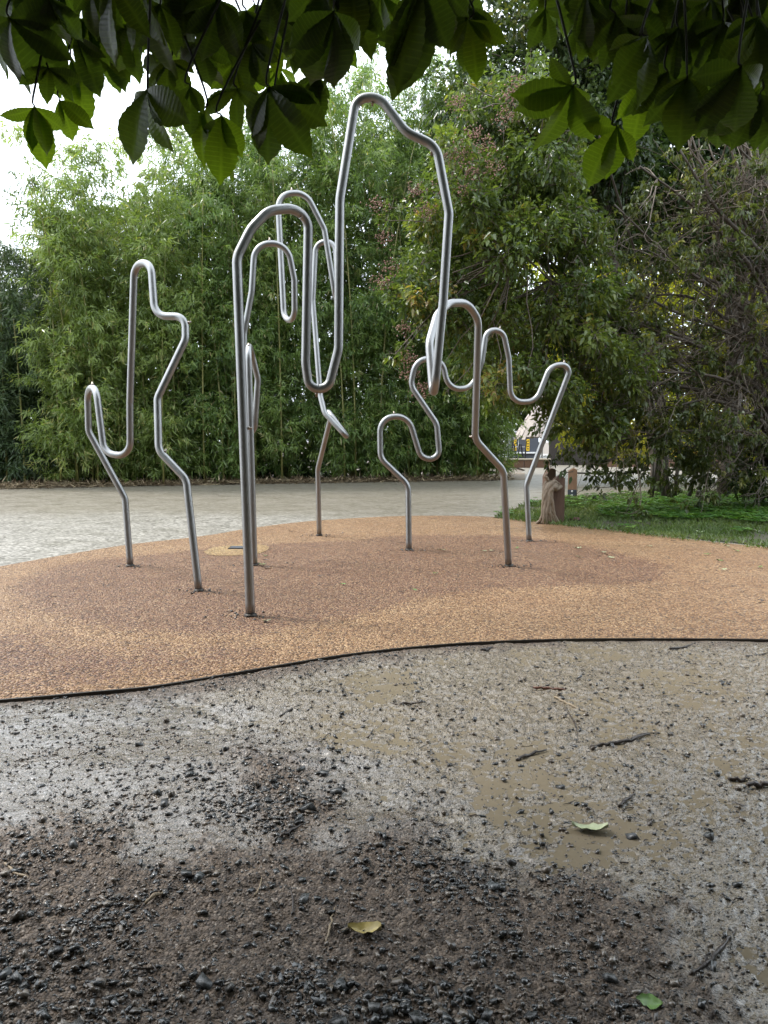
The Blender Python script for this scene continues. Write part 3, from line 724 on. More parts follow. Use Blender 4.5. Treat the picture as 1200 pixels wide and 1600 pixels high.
def thicket():
    """the depth of the grove behind the front clumps"""
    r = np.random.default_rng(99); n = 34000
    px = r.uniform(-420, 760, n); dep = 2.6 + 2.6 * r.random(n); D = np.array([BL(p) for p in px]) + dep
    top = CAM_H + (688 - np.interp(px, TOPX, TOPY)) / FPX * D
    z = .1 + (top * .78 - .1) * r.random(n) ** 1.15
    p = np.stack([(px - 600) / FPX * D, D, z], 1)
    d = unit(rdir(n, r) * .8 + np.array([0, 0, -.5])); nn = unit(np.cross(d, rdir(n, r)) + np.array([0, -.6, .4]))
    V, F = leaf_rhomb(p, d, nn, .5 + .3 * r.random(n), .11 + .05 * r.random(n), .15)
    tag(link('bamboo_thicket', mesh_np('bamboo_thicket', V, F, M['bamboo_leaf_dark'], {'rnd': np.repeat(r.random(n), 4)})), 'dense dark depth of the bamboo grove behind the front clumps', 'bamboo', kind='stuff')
thicket()
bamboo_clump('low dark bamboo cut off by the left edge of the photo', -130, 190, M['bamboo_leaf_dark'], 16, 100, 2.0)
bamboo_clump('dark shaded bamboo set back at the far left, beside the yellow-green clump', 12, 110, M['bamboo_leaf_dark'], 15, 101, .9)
bamboo_clump('feathery yellow-green bamboo behind the left foot of the leftmost pipe', 112, 95, M['bamboo_leaf_light'], 18, 102, -0.2)
bamboo_clump('bright green bamboo behind the tall loop of the leftmost pipe', 200, 125, M['bamboo_leaf_light'], 19, 103, 0.0)
bamboo_clump('mid-green bamboo between the leftmost pipe and the thick front pipe leg', 315, 125, M['bamboo_leaf'], 20, 104, 0.1)
bamboo_clump('bamboo directly behind the thick front pipe leg and its arch', 425, 120, M['bamboo_leaf'], 20, 105, 0.1)
bamboo_clump('tall bamboo behind the narrow upright of the tallest pipe', 535, 120, M['bamboo_leaf'], 21, 106, 0.2)
bamboo_clump('tallest wispy-topped bamboo under the peak of the tallest pipe', 640, 115, M['bamboo_leaf'], 21, 107, 0.3)
bamboo_clump('dark bamboo partly hidden by the flowering shrub, behind the low snaking pipe', 715, 90, M['bamboo_leaf'], 16, 108, 0.2)
bamboo_clump('last bamboo at the right end of the hedge, beside the thatched parasol', 762, 40, M['bamboo_leaf'], 7, 109, 0.4, 0.75)

# ================================================================== SHRUBS AND TREES ON THE RIGHT
def leaves_in_blobs(blobs, per_m3, L, r, shell=0.55, droop=0.2, down=0.3, sx=1.0):
    VV, FF, AA, nv = [], [], [], 0
    for (c, rad) in blobs:
        n = max(20, int(per_m3 * rad ** 2))
        u = rdir(n, r); rr = rad * (shell + (1 - shell) * r.random(n)) ** 1.0
        # grouped on little twigs
        g = max(1, n // 7); gi = r.integers(0, g, n); gc = rdir(g, r) * (rad * (shell + (1 - shell) * r.random(g)))[:, None] * np.array([1, 1, .8])
        p = c + gc[gi] + r.normal(0, 0.10 * min(1, rad), (n, 3))
        d = unit(unit(gc[gi]) * .7 + rdir(n, r) * .8 + np.array([0, 0, -down]))
        nn = unit(np.cross(d, rdir(n, r)) * .7 + np.array([0, 0, .8]))
        ll = L * (0.65 + .7 * r.random(n))
        V, F = leaf_quads(p, d, nn, ll, ll * (.42 + .12 * r.random(n)) * sx, .22, droop)
        a = np.clip(r.normal(.45, .2) + r.normal(0, .08, g)[gi] + r.normal(0, .13, n), 0, 1)
        VV.append(V); FF.append(F + nv); AA.append(np.repeat(a, 6)); nv += len(V)
    return np.vstack(VV), np.vstack(FF), np.concatenate(AA)
def curved(a, b, r, sag=0.15, n=7, wig=0.05):
    a, b = np.array(a, float), np.array(b, float); L = np.linalg.norm(b - a); t = np.linspace(0, 1, n)[:, None]
    off = r.normal(0, sag * L / 3, 3)
    P = a + (b - a) * t + off * np.sin(t * math.pi)
    P[1:-1] += r.normal(0, wig * L / n, (n - 2, 3))
    return P
class Twigs:
    """many thin tapered twigs in one mesh, three-sided"""
    def __init__(s): s.V = []; s.F = []; s.n = 0
    def add(s, P, r0, r1, sides=4):
        V, F = sweep(P, np.linspace(r0, r1, len(P)), sides); s.V.append(V); s.F.append(np.array(F) + s.n); s.n += len(V)
    def build(s, name, mat, parent):
        o = link(name, mesh_np(name, np.vstack(s.V) - np.array(parent.location), np.vstack(s.F), mat, None, True), parent); o['kind'] = 'stuff'; return o
def poly_blobs(poly, Dr, n, rr, seed):
    """crown clumps: random points of an outline, each at its own distance and size"""
    r = np.random.default_rng(seed); P = np.array(poly, float); lo, hi = P.min(0), P.max(0); out = []
    while len(out) < n:
        q = lo + (hi - lo) * r.random(2)
        if poly_sd(q[:1], q[1:], P)[0] > 0:
            rad = r.uniform(*rr); D = r.uniform(*Dr)
            out.append((np.array(at(q[0], q[1], D)), rad))
    return out
def flowering_shrub():
    r = np.random.default_rng(201)
    base = np.array(((1050 - 600) / FPX * 16.5, 16.5, 0.0))
    root = thing('flowering_shrub', 'large green shrub with faded pinkish flower heads behind the tallest pipe', 'shrub', base)
    poly = [(720, 150), (700, 220), (690, 265), (665, 300), (640, 330), (625, 370), (640, 400), (622, 440), (640, 480), (690, 520), (700, 560), (740, 590), (770, 640), (830, 655), (900, 690), (960, 680), (980, 560), (930, 400), (900, 300), (900, 180), (830, 110)]
    blobs = poly_blobs(poly, (11.6, 14.2), 190, (.28, .55), 202)
    for (x, y, D) in [(612, 325, 12.2), (604, 345, 12.1), (606, 440, 12.1), (618, 460, 12.2), (632, 545, 11.9), (618, 553, 11.9), (700, 610, 12), (650, 300, 12.3), (690, 575, 12.), (735, 175, 12.4), (712, 215, 12.5), (725, 130, 12.5)]:
        blobs.append((np.array(at(x, y, D)), r.uniform(.12, .2)))
    tw = Twigs()
    stems = []
    for k in range(9):
        top = np.array(at(r.uniform(720, 930), r.uniform(150, 450), r.uniform(12, 13.4)))
        s0 = base + np.append(r.normal(0, .2, 2), 0); P = spline([s0, s0 + (r.normal(0, .2), r.normal(-.1, .2), 2.2), s0 * .5 + top * .5 + (0, 0, 1.2), top], 3); stems.append(P)
        MB().tube(P - base, np.linspace(.045, .015, len(P)), 7).build('stem', M['bark'], root, True)
    allp = np.vstack(stems)
    for c, rad in blobs:
        q = allp[np.argmin(np.linalg.norm(allp - c - np.array((0, 0, -.4)), axis=1))]
        tw.add(curved(q, c, r, .2, 6, .1), .014, .005)
        for _ in range(5): tw.add(curved(c, c + rdir(1, r)[0] * rad * 1.1, r, .3, 5, .15), .006, .002, 3)
    tw.build('twigs', M['twig'], root)
    V, F, A = leaves_in_blobs(blobs, 1750, 0.095, r, .35, .2, .3)
    o = link('foliage', mesh_np('foliage', V - base, F, M['shrub_leaf'], {'rnd': A}), root); o['kind'] = 'stuff'
    heads = [(592, 322, 11.9), (602, 372, 12), (596, 440, 11.9), (610, 418, 12), (632, 512, 11.9), (668, 330, 12.), (650, 300, 12.1), (640, 560, 11.8), (722, 240, 11.6), (735, 270, 11.6), (760, 225, 11.5), (792, 185, 11.5), (795, 150, 11.5), (725, 300, 11.5), (700, 250, 11.8), (770, 260, 11.5), (742, 210, 11.5), (810, 135, 11.5), (660, 610, 11.9), (715, 160, 12.1), (640, 585, 11.9), (690, 290, 11.9)]
    octa = np.array([(1, 0, 0), (-1, 0, 0), (0, 1, 0), (0, -1, 0), (0, 0, 1), (0, 0, -1)], float); of = np.array([(0, 2, 4), (2, 1, 4), (1, 3, 4), (3, 0, 4), (2, 0, 5), (1, 2, 5), (3, 1, 5), (0, 3, 5)])
    for (x, y, D) in heads:
        n = 80; c = np.array(at(x, y, D)); p = r.normal(0, 1, (n, 3)) * np.array([.085, .085, .07]); 
        V = (p[:, None, :] + octa[None] * (.008 + .010 * r.random((n, 1, 1)))).reshape(-1, 3); F = (np.arange(n)[:, None, None] * 6 + of).reshape(-1, 3)
        o = link('flower_head', mesh_np('flower_head', V, F, M['flower'], {'rnd': np.repeat(r.random(n), 6)}), root, c - base); o['kind'] = 'stuff'
        t2 = Twigs()
    return root
flowering_shrub()

def spreading_tree():
    """big tree at the right whose bare inner branches show"""
    r = np.random.default_rng(301)
    base = np.array(((1260 - 600) / FPX * 14.5, 14.5, 0.0))
    root = thing('spreading_tree', 'broad tree at right with a tangle of bare arching inner branches', 'tree', base)
    ends = []
    mid = Twigs(); fine = Twigs()
    targets = [(1180, 210, 14), (1120, 200, 13.5), (1060, 230, 13.2), (1000, 260, 13), (960, 320, 13), (1010, 390, 13.4), (940, 430, 12.8), (900, 500, 12.8), (960, 520, 13.2), (1000, 580, 13), (920, 600, 13), (1040, 640, 13.2), (960, 690, 13), (1080, 700, 13.4), (1150, 300, 14.5), (1210, 260, 14.2), (1240, 420, 13.5), (1090, 330, 14), (1130, 500, 13.8), (1200, 560, 13.5), (1000, 460, 14.4), (1060, 560, 14.6)]
    for (x, y, D) in targets:
        e = np.array(at(x, y, D)); s = base + np.append(r.normal(0, .22, 2), 0)
        midp = base + (e - base) * np.array([.35, .4, .62]) + np.array((0, 0, .5))
        P = spline([s, s + (midp - s) * .5 + r.normal(0, .12, 3), midp, (midp + e) / 2 + r.normal(0, .15, 3) + np.array((0, 0, .25)), e], 4)
        MB().tube(P - base, np.linspace(r.uniform(.05, .085), .016, len(P)), 7).build('branch', M['bark'], root, True)
        for k in range(23):
            t = r.uniform(.35, 1); q = P[int(t * (len(P) - 1))]
            dr = unit((e - base) * np.array([1, 1, .25]) / np.linalg.norm(e - base) + rdir(1, r)[0] * .75 + np.array((0, 0, -.12)))
            L = r.uniform(.5, 1.7)
            Q = curved(q, q + dr * L + np.array((0, 0, -.12 * L * L)), r, .38, 8, .12)
            mid.add(Q, .012, .0045); 
            for j in range(5):
                q2 = Q[r.integers(2, 8)]; d2 = unit(dr + rdir(1, r)[0] * .9 + np.array((0, 0, -.2))); l2 = r.uniform(.25, .85)
                Q2 = curved(q2, q2 + d2 * l2, r, .4, 6, .15)
                fine.add(Q2, .0055, .002, 3); ends.append(Q2[-1])
    mid.build('twigs', M['twig'], root); fine.build('fine_twigs', M['twig'], root)
    for k in range(26):                                   # steep shoots in the upper right
        x0 = r.uniform(1060, 1260); e = np.array(at(x0, r.uniform(60, 200), r.uniform(13.5, 15)))
        q = base + np.array((r.uniform(-1.6, .3), r.normal(0, .4), 3.0 + r.uniform(-.5, .8)))
        Q = curved(q, e, r, .12, 9, .12); MB().tube(Q - base, np.linspace(.035, .012, 9), 6).build('branch', M['twig'], root, True)
    ends = np.array(ends); r.shuffle(ends)
    # the shaded hollow under the crown keeps few leaves
    hol = lambda e: 5.0 < e[0] < 8.5 and 1.9 < e[2] < 4.6
    blobs = [(e, r.uniform(.10, .25)) for e in ends[:950] if not (hol(e) and r.random() < .6)]
    blobs += poly_blobs([(880, 590), (900, 560), (1000, 640), (1130, 650), (1190, 690), (1090, 738), (1010, 735), (960, 750), (900, 715), (870, 660)], (12.6, 14), 50, (.15, .35), 303)
    blobs += poly_blobs([(900, 690), (1000, 700), (1100, 700), (1080, 745), (1005, 765), (950, 742)], (12.6, 13.4), 14, (.10, .2), 304)
    V, F, A = leaves_in_blobs(blobs, 1150, 0.082, r, .2, .25, .6)
    o = link('foliage', mesh_np('foliage', V - base, F, M['spreading_leaf'], {'rnd': A}), root); o['kind'] = 'stuff'
    blobs = poly_blobs([(1180, 690), (1230, 690), (1330, 760), (1230, 775), (1150, 765), (1140, 735)], (13.8, 15), 30, (.25, .5), 305)
    V, F, A = leaves_in_blobs(blobs, 900, 0.10, r, .3, .2, .3)
    o = link('low_foliage', mesh_np('low_foliage', V - base, F, M['shrub_leaf_dark'], {'rnd': A}), root); o['kind'] = 'stuff'
spreading_tree()

def leafy_tree(label, base, poly, Dr, nb, rr, dens, L, mat, seed, ntrunk=1, trunk_r=.16, name='tree'):
    r = np.random.default_rng(seed); base = np.array(base, float)
    root = thing(name, label, 'tree', base, 'trees beyond the shrub')
    blobs = poly_blobs(poly, Dr, nb, rr, seed + 1)
    cen = np.mean([b[0] for b in blobs], 0); top = max(b[0][2] for b in blobs)
    P = spline([base, base + (cen - base) * np.array([.25, .25, .35]), base + (cen - base) * np.array([.7, .7, .8]), cen + (0, 0, (top - cen[2]) * .6)], 4)
    MB().tube(P - base, np.linspace(trunk_r, .03, len(P)), 9).build('trunk', M['bark'], root, True)
    tw = Twigs()
    for c, rad in blobs:
        q = P[np.argmin(np.linalg.norm(P - c - np.array((0, 0, -rad * 1.5)), axis=1))]
        tw.add(curved(q, c, r, .2, 6, .08), .03, .008)
    tw.build('branches', M['bark'], root)
    V, F, A = leaves_in_blobs(blobs, dens, L, r, .4, .2, .3)
    o = link('crown', mesh_np('crown', V - base, F, mat, {'rnd': A}), root); o['kind'] = 'stuff'
    return root
leafy_tree('tall dark glossy-leaved tree rising above the flowering shrub to the top edge', (6.9, 18.2, 0),
    [(700, 60), (690, 130), (700, 230), (760, 330), (900, 360), (1000, 300), (1000, -60), (840, -110), (740, -60)], (15.4, 17.6), 150, (.45, .8), 620, .13, M['shrub_leaf_dark'], 401, 1, .2)
leafy_tree('dark tree filling the upper right corner behind the chestnut leaves', (8.6, 18.5, 0),
    [(940, -120), (930, 250), (960, 400), (1060, 420), (1200, 400), (1420, 400), (1450, -100), (1200, -180)], (17, 21), 270, (.55, 1.0), 450, .17, M['hedge_leaf'], 411, 1, .25)
leafy_tree('yellow-green tree glowing through the tangled branches at right', (11.5, 24, 0),
    [(850, 400), (890, 690), (1100, 695), (1420, 695), (1420, 360), (1150, 380), (1000, 360)], (22, 27), 190, (.6, 1.1), 360, .17, M['tree_leaf_sunlit'], 421, 1, .2)
leafy_tree('far green tree behind the dark timber fence', (17, 55, 0),
    [(840, 500), (840, 660), (1100, 665), (1350, 660), (1350, 450), (1000, 430)], (52, 60), 90, (1.5, 2.6), 85, .34, M['hedge_leaf'], 431, 1, .4)
leafy_tree('far green tree beyond the thatched parasol', (8, 62, 0),
    [(740, 430), (740, 680), (880, 690), (920, 600), (880, 430)], (58, 66), 60, (1.6, 2.6), 80, .36, M['hedge_leaf'], 441, 1, .4)

# ================================================================== BOLLARDS, VINE, BACKGROUND STRUCTURES
def bollard(label, px, base_py, top_py, wpx, mat, rz, notch=True, bracket=True):
    g = on_ground(px, base_py); D = g.y; w = wpx / FPX * D; h = (base_py - top_py) / FPX * D
    root = thing('wooden_bollard', label, 'bollard', (g.x, g.y, 0), 'wooden bollards on the grass edge'); root.rotation_euler = (0, 0, rz)
    b = w / 2; z0 = 0.10 if bracket else -.02
    prof = [(-b, -b, z0), (b, -b, z0), (b, -b, h * .96), (b * .25, -b, h), (-b * .3, -b, h * .98), (-b, -b, h * .78)] if notch else [(-b, -b, z0), (b, -b, z0), (b, -b, h * .93), (b * .2, -b, h), (-b, -b, h * .9)]
    MB().prism(prof, (0, w, 0)).build('post', mat, root, bevel=.008)
    if bracket:
        MB().box((0, -b - .006, .085), (w * 1.0, .012, .21)).box((0, b + .006, .085), (w, .012, .21)).build('bracket', M['kiosk'], root, bevel=.002)
        for k in (.055, .15): MB().tube([(0, -b - .012, k), (0, -b - .028, k), (0, -b - .03, k)], [.022, .022, .012], 8).build('bolt', M['white'], root, True)
    return root
bollard('brown bollard with a sloped shoulder just behind the vine-wrapped one', 857, 793, 731, 16, M['post_brown'], R_(8))
bollard('dark brown bollard wrapped in a thick twisted vine', 871.5, 817, 741, 17, M['post_brown'], R_(-4), False, False)
bollard('orange-brown bollard with a steel foot bracket and two bolts', 894, 777, 731, 13.5, M['post_orange'], R_(-16), False)
bollard('dark distant bollard carrying a grey cap under the drooping branches', 1025, 768, 716, 14, M['post_brown'], R_(10), False, False)
g = on_ground(1025, 768)
lamp = thing('path_lamp', 'small grey cap lamp standing on the distant dark bollard', 'lamp', (g.x, g.y, .86))
MB().tube([(0, 0, 0), (0, 0, .30)], .085, 12).build('lamp_glass', M['white'], lamp, True)
MB().tube([(0, 0, .30), (0, 0, .34), (0, 0, .46), (0, 0, .52)], [.17, .19, .17, .05], 16).build('lamp_cap', M['kiosk'], lamp, True)
for x in (-1, 1): MB().box((x * .075, -.03, .15), (.02, .02, .3)).build('bar', M['kiosk'], lamp)
a, b = on_ground(894, 777), on_ground(1025, 768); c = on_ground(1420, 771)
rp = spline([(a.x, a.y, .58), ((a.x + b.x) / 2, (a.y + b.y) / 2, .52), (b.x, b.y, .60)], 8)
tag(MB().tube(rp, .022, 8).build('barrier_rope', M['rope'], None, True), 'dark rope strung from the orange-brown bollard to the distant one', 'rope')
rp = spline([(b.x, b.y, .60), ((c.x + b.x) / 2, (c.y + b.y) / 2, .5), (c.x, c.y, .60)], 8)
tag(MB().tube(rp, .022, 8).build('barrier_rope', M['rope'], None, True), 'dark rope running right from the distant bollard under the tree', 'rope')
def vine():
    r = np.random.default_rng(501)
    D = on_ground(868, 817).y
    def q(x, y, d): return np.array(at(x, y, D + d))
    base = np.array(on_ground(866, 817)); root = thing('climbing_vine', 'thick pale vine twisted round the dark brown bollard', 'vine', base)
    strands = [
        [(843, 818, -.05), (850, 812, -.16), (853, 795, -.17), (854, 778, -.16), (857, 764, -.17), (865, 756, -.19), (874, 758, -.16), (877, 763, .02)],
        [(854, 819, -.18), (854, 808, -.20), (856, 790, -.2), (860, 775, -.21), (863, 762, -.22), (870, 755, -.2), (876, 760, -.1)],
        [(862, 819, -.2), (860, 806, -.2), (858, 790, -.2), (862, 774, -.22), (866, 766, -.2), (873, 764, -.17), (878, 758, -.02), (870, 752, .12)],
        [(880, 821, -.16), (874, 813, -.18), (868, 802, -.19), (862, 790, -.2), (858, 776, -.18), (858, 762, -.15), (862, 754, -.1), (868, 752, 0.1)],
        [(872, 819, -.17), (867, 808, -.2), (865, 796, -.19), (864, 782, -.2), (860, 770, -.2), (862, 760, -.21), (870, 758, -.2)],
        [(846, 817, .05), (852, 806, -.1), (853, 786, -.14), (854, 770, -.12), (856, 758, -.1), (860, 750, -.12), (857, 744, -.14), (858, 740, -.16)],
        [(858, 820, -.2), (857, 810, -.21), (859, 797, -.22), (862, 783, -.23), (863, 770, -.23), (869, 759, -.22), (877, 759, -.1)],
        [(868, 820, -.18), (864, 811, -.2), (862, 800, -.22), (860, 787, -.2), (857, 774, -.17), (858, 764, -.2), (866, 755, -.21), (874, 755, -.15)],
        [(876, 820, -.17), (871, 810, -.19), (868, 798, -.2), (866, 786, -.21), (864, 774, -.22), (866, 764, -.22), (873, 761, -.2), (879, 764, -.02)],
        [(839, 819, -.1), (847, 813, -.15), (851, 802, -.18), (852, 788, -.17), (855, 775, -.19), (860, 764, -.2), (868, 752, -.2), (877, 755, -.08)],
        [(849, 820, -.13), (852, 813, -.19), (857, 800, -.21), (861, 786, -.22), (861, 772, -.21), (867, 760, -.21), (875, 756, -.12)]]
    for k, s in enumerate(strands):
        P = spline([q(x_ - 3.5, y_, d_) for x_, y_, d_ in s], 6); n = len(P)
        P += np.cumsum(r.normal(0, .0012, (n, 3)), 0); P[0][2] = -0.01
        rad = np.interp(np.linspace(0, 1, n), [0, .08, .4, .8, 1], [.016, .024, .032, .040, .018]) * r.uniform(.8, 1.1)
        rad = rad * (1 + .07 * np.sin(np.arange(n) * 1.3 + k))
        MB().tube(P - base, rad, 9).build('stem', M['vine'], root, True)
    for s in ([(866, 752, .02), (873, 744, -.08), (880, 741, -.1), (888, 738, -.12), (896, 737, -.1)], [(872, 745, -.06), (879, 737, -.1), (886, 731, -.12), (891, 729, -.1)]):
        P = spline([q(*p) for p in s], 5); MB().tube(P - base, np.linspace(.013, .006, len(P)), 7).build('shoot', M['wet_twig'], root, True)
    for (x, y, d) in [(884, 733, -.1), (893, 744, -.1), (878, 735, -.1)]:
        c = q(x, y, d); V, F = leaf_quads(np.array([c]), unit(np.array([[-.3, -.2, -.8]])), np.array([[0.2, -.9, .3]]), np.array([.13]), np.array([.06]), .2, .2)
        link('leaf', mesh_np('leaf', V - base, F, M['shrub_leaf_dark'], {'rnd': np.full(6, .5)}), root)
    return root
vine()

# low reddish timber edge, kiosk, railing, thatched parasol and fence far behind
D = 37.0
x0, x1 = (778 - 600) / FPX * D, (858 - 600) / FPX * D
edge = thing('planter_wall', 'low reddish-brown timber wall with pale coping beyond the bamboo', 'low wall', ((x0 + x1) / 2, D, 0))
n = 4; w = (x1 - x0) / n
for k in range(n): MB().box((x0 - (x0 + x1) / 2 + (k + .5) * w, 0, .17), (w - .03, .2, .40)).build('board', M['brown_wall'], edge, bevel=.01)
MB().box((0, 0, .41), (x1 - x0 + .1, .3, .07)).build('coping', M['concrete'], edge, bevel=.01)
D = 50.0
kx = (819 - 600) / FPX * D
kiosk = thing('ticket_kiosk', 'slate-grey kiosk with yellow vertical signs beneath the thatched parasol', 'kiosk', (kx, D, 0))
MB().box((0, .75, 1.0), (1.9, 1.4, 2.0)).build('body', M['kiosk'], kiosk, bevel=.01)
MB().box((0, 0, .52), (2.0, .3, .10)).build('ledge', M['white'], kiosk)
MB().box((0, .02, 1.92), (1.95, .06, .07)).build('cornice', M['white'], kiosk)
MB().box((.15, .03, 1.62), (.75, .04, .22)).build('header_board', M['black'], kiosk)
for (sx, w) in ((.22, .20), (-.64, .16)):
    s = MB().box((sx, .03, 1.04), (w, .05, .78)).build('sign', M['yellow'], kiosk)
    for z in (.78, .95, 1.12, 1.30): MB().box((sx, -.003, z), (w * .55, .012, .07)).build('mark', M['black'], s)
MB().box((-.42, .02, 1.1), (.03, .05, 1.75)).build('jamb', M['white'], kiosk)
D = 46.0
rx = (799 - 600) / FPX * D
rail = thing('folding_barrier', 'dark slatted folding barrier in front of the grey kiosk', 'barrier', (rx, D, 0))
for k in range(9):
    t = k / 8 - .5
    MB().box((t * 1.7, 0, .62), (.075, .05, 1.0 if k % 4 else 1.35), 0, 0, R_(-10 if k in (5, 7) else 3)).build('slat', M['black'], rail)
MB().box((0, .03, .95), (1.75, .04, .06)).build('top_rail', M['white'], rail)
MB().box((0, .03, .25), (1.75, .04, .06)).build('bottom_rail', M['black'], rail)
D = 44.0
hx = (846 - 600) / FPX * D
par = thing('thatched_parasol', 'pale shaggy thatched parasol seen behind the right leg of the low pipe', 'parasol', (hx, D, 0))
MB().tube([(0, 0, 0), (0, 0, 3.6)], .06, 10).build('pole', M['white'], par, True)
rr = np.random.default_rng(77)
mb = MB()
for ring in range(7):
    zt = 4.0 - ring * .32; rt = .05 + ring * .21
    m_ = 10 + ring * 5
    for j in range(m_):
        a = (j + rr.random() * .6) / m_ * 6.283; ca, sa = math.cos(a), math.sin(a); wv = .16
        l = .48 + rr.random() * .25
        p = np.array([(ca * rt - sa * wv, sa * rt + ca * wv, zt), (ca * rt + sa * wv, sa * rt - ca * wv, zt), (ca * (rt + .34) + sa * wv * .8, sa * (rt + .34) - ca * wv * .8, zt - l), (ca * (rt + .34) - sa * wv * .8, sa * (rt + .34) + ca * wv * .8, zt - l)])
        mb.prism(p, (ca * .03, sa * .03, .03))
o = mb.build('thatch', M['thatch'], par); o['kind'] = 'stuff'
D = 41.0
fence = thing('timber_fence', 'dark stained timber fence running behind the tree at right', 'fence', ((857 - 600) / FPX * D, D, 0))
x1 = (1420 - 600) / FPX * D - fence.location.x
n = int(x1 / .42)
pl = None
for k in range(n):
    if pl is None:
        pl = MB().box((.2, 0, .98), (.419, .05, 2.0)).build('plank', M['fence_wood'], fence, bevel=.006)
    else:
        o = pl.copy(); COL.objects.link(o); o.parent = fence; o.location = (k * .42, random.uniform(-.015, .015), random.uniform(-.03, .03))
MB().box((x1 / 2, -.06, 2.06), (x1, .16, .10)).build('rail', M['fence_wood'], fence)
D = 38.0
bx0, bx1 = (935 - 600) / FPX * D, (1420 - 600) / FPX * D
lw = thing('timber_edge', 'long low reddish timber edge in front of the dark fence', 'low wall', (bx0, D, 0))
n = 6; w = (bx1 - bx0) / n
for k in range(n): MB().box(((k + .5) * w, 0, .16), (w - .04, .2, .38)).build('board', M['brown_wall'], lw, bevel=.01)
D = 39.5
yb = thing('yellow_bench', 'faded yellow bench seen through the drooping twigs at right', 'bench', ((1065 - 600) / FPX * D, D, 0))
MB().box((0, 0, .46), (2.6, .45, .07)).build('seat', M['yellow'], yb, bevel=.01)
MB().box((0, .24, .78), (2.6, .05, .3)).build('backrest', M['yellow'], yb, bevel=.01)
for s in (-1, 1): MB().box((s * 1.1, .02, .2), (.1, .4, .44)).build('leg', M['black'], yb)

# ================================================================== HORSE CHESTNUT OVERHEAD
def leaflet_mesh(seed, wide=1.0):
    r = np.random.default_rng(seed); nl, nw = 19, 8
    V, A = [], []
    for i in range(nl + 1):
        t = i / nl
        w = 0.5 * 0.44 * wide * (math.sin(math.pi * min(1, t ** 1.45)) ** 0.75) * (1.0 if t < .93 else (1 - t) / .07 * .6 + .4)
        w = max(w, .006) if t < .1 else max(w, 0.0)
        if i == nl: w = 0
        ser = 1 + .045 * (1 if i % 2 else -1) * (t > .15)
        for j in range(nw + 1):
            s = j / nw * 2 - 1
            x = s * w * (ser if abs(s) == 1 else 1)
            yy = t - .05 * abs(s) * (t < .95)
            kk = t * 9.5 - abs(s) * w * 6.5
            z = abs(s) * w * .30 + .004 * math.sin(kk * 2 * math.pi) * abs(s) * (w > .02) - .34 * t ** 2 + .02 * math.sin(t * 7 + seed) * s
            V.append((x, yy, z)); A.append((s * w, t, 0))
    F = [(i * (nw + 1) + j, i * (nw + 1) + j + 1, (i + 1) * (nw + 1) + j + 1, (i + 1) * (nw + 1) + j) for i in range(nl) for j in range(nw)]
    return np.array(V), np.array(F), np.array(A)
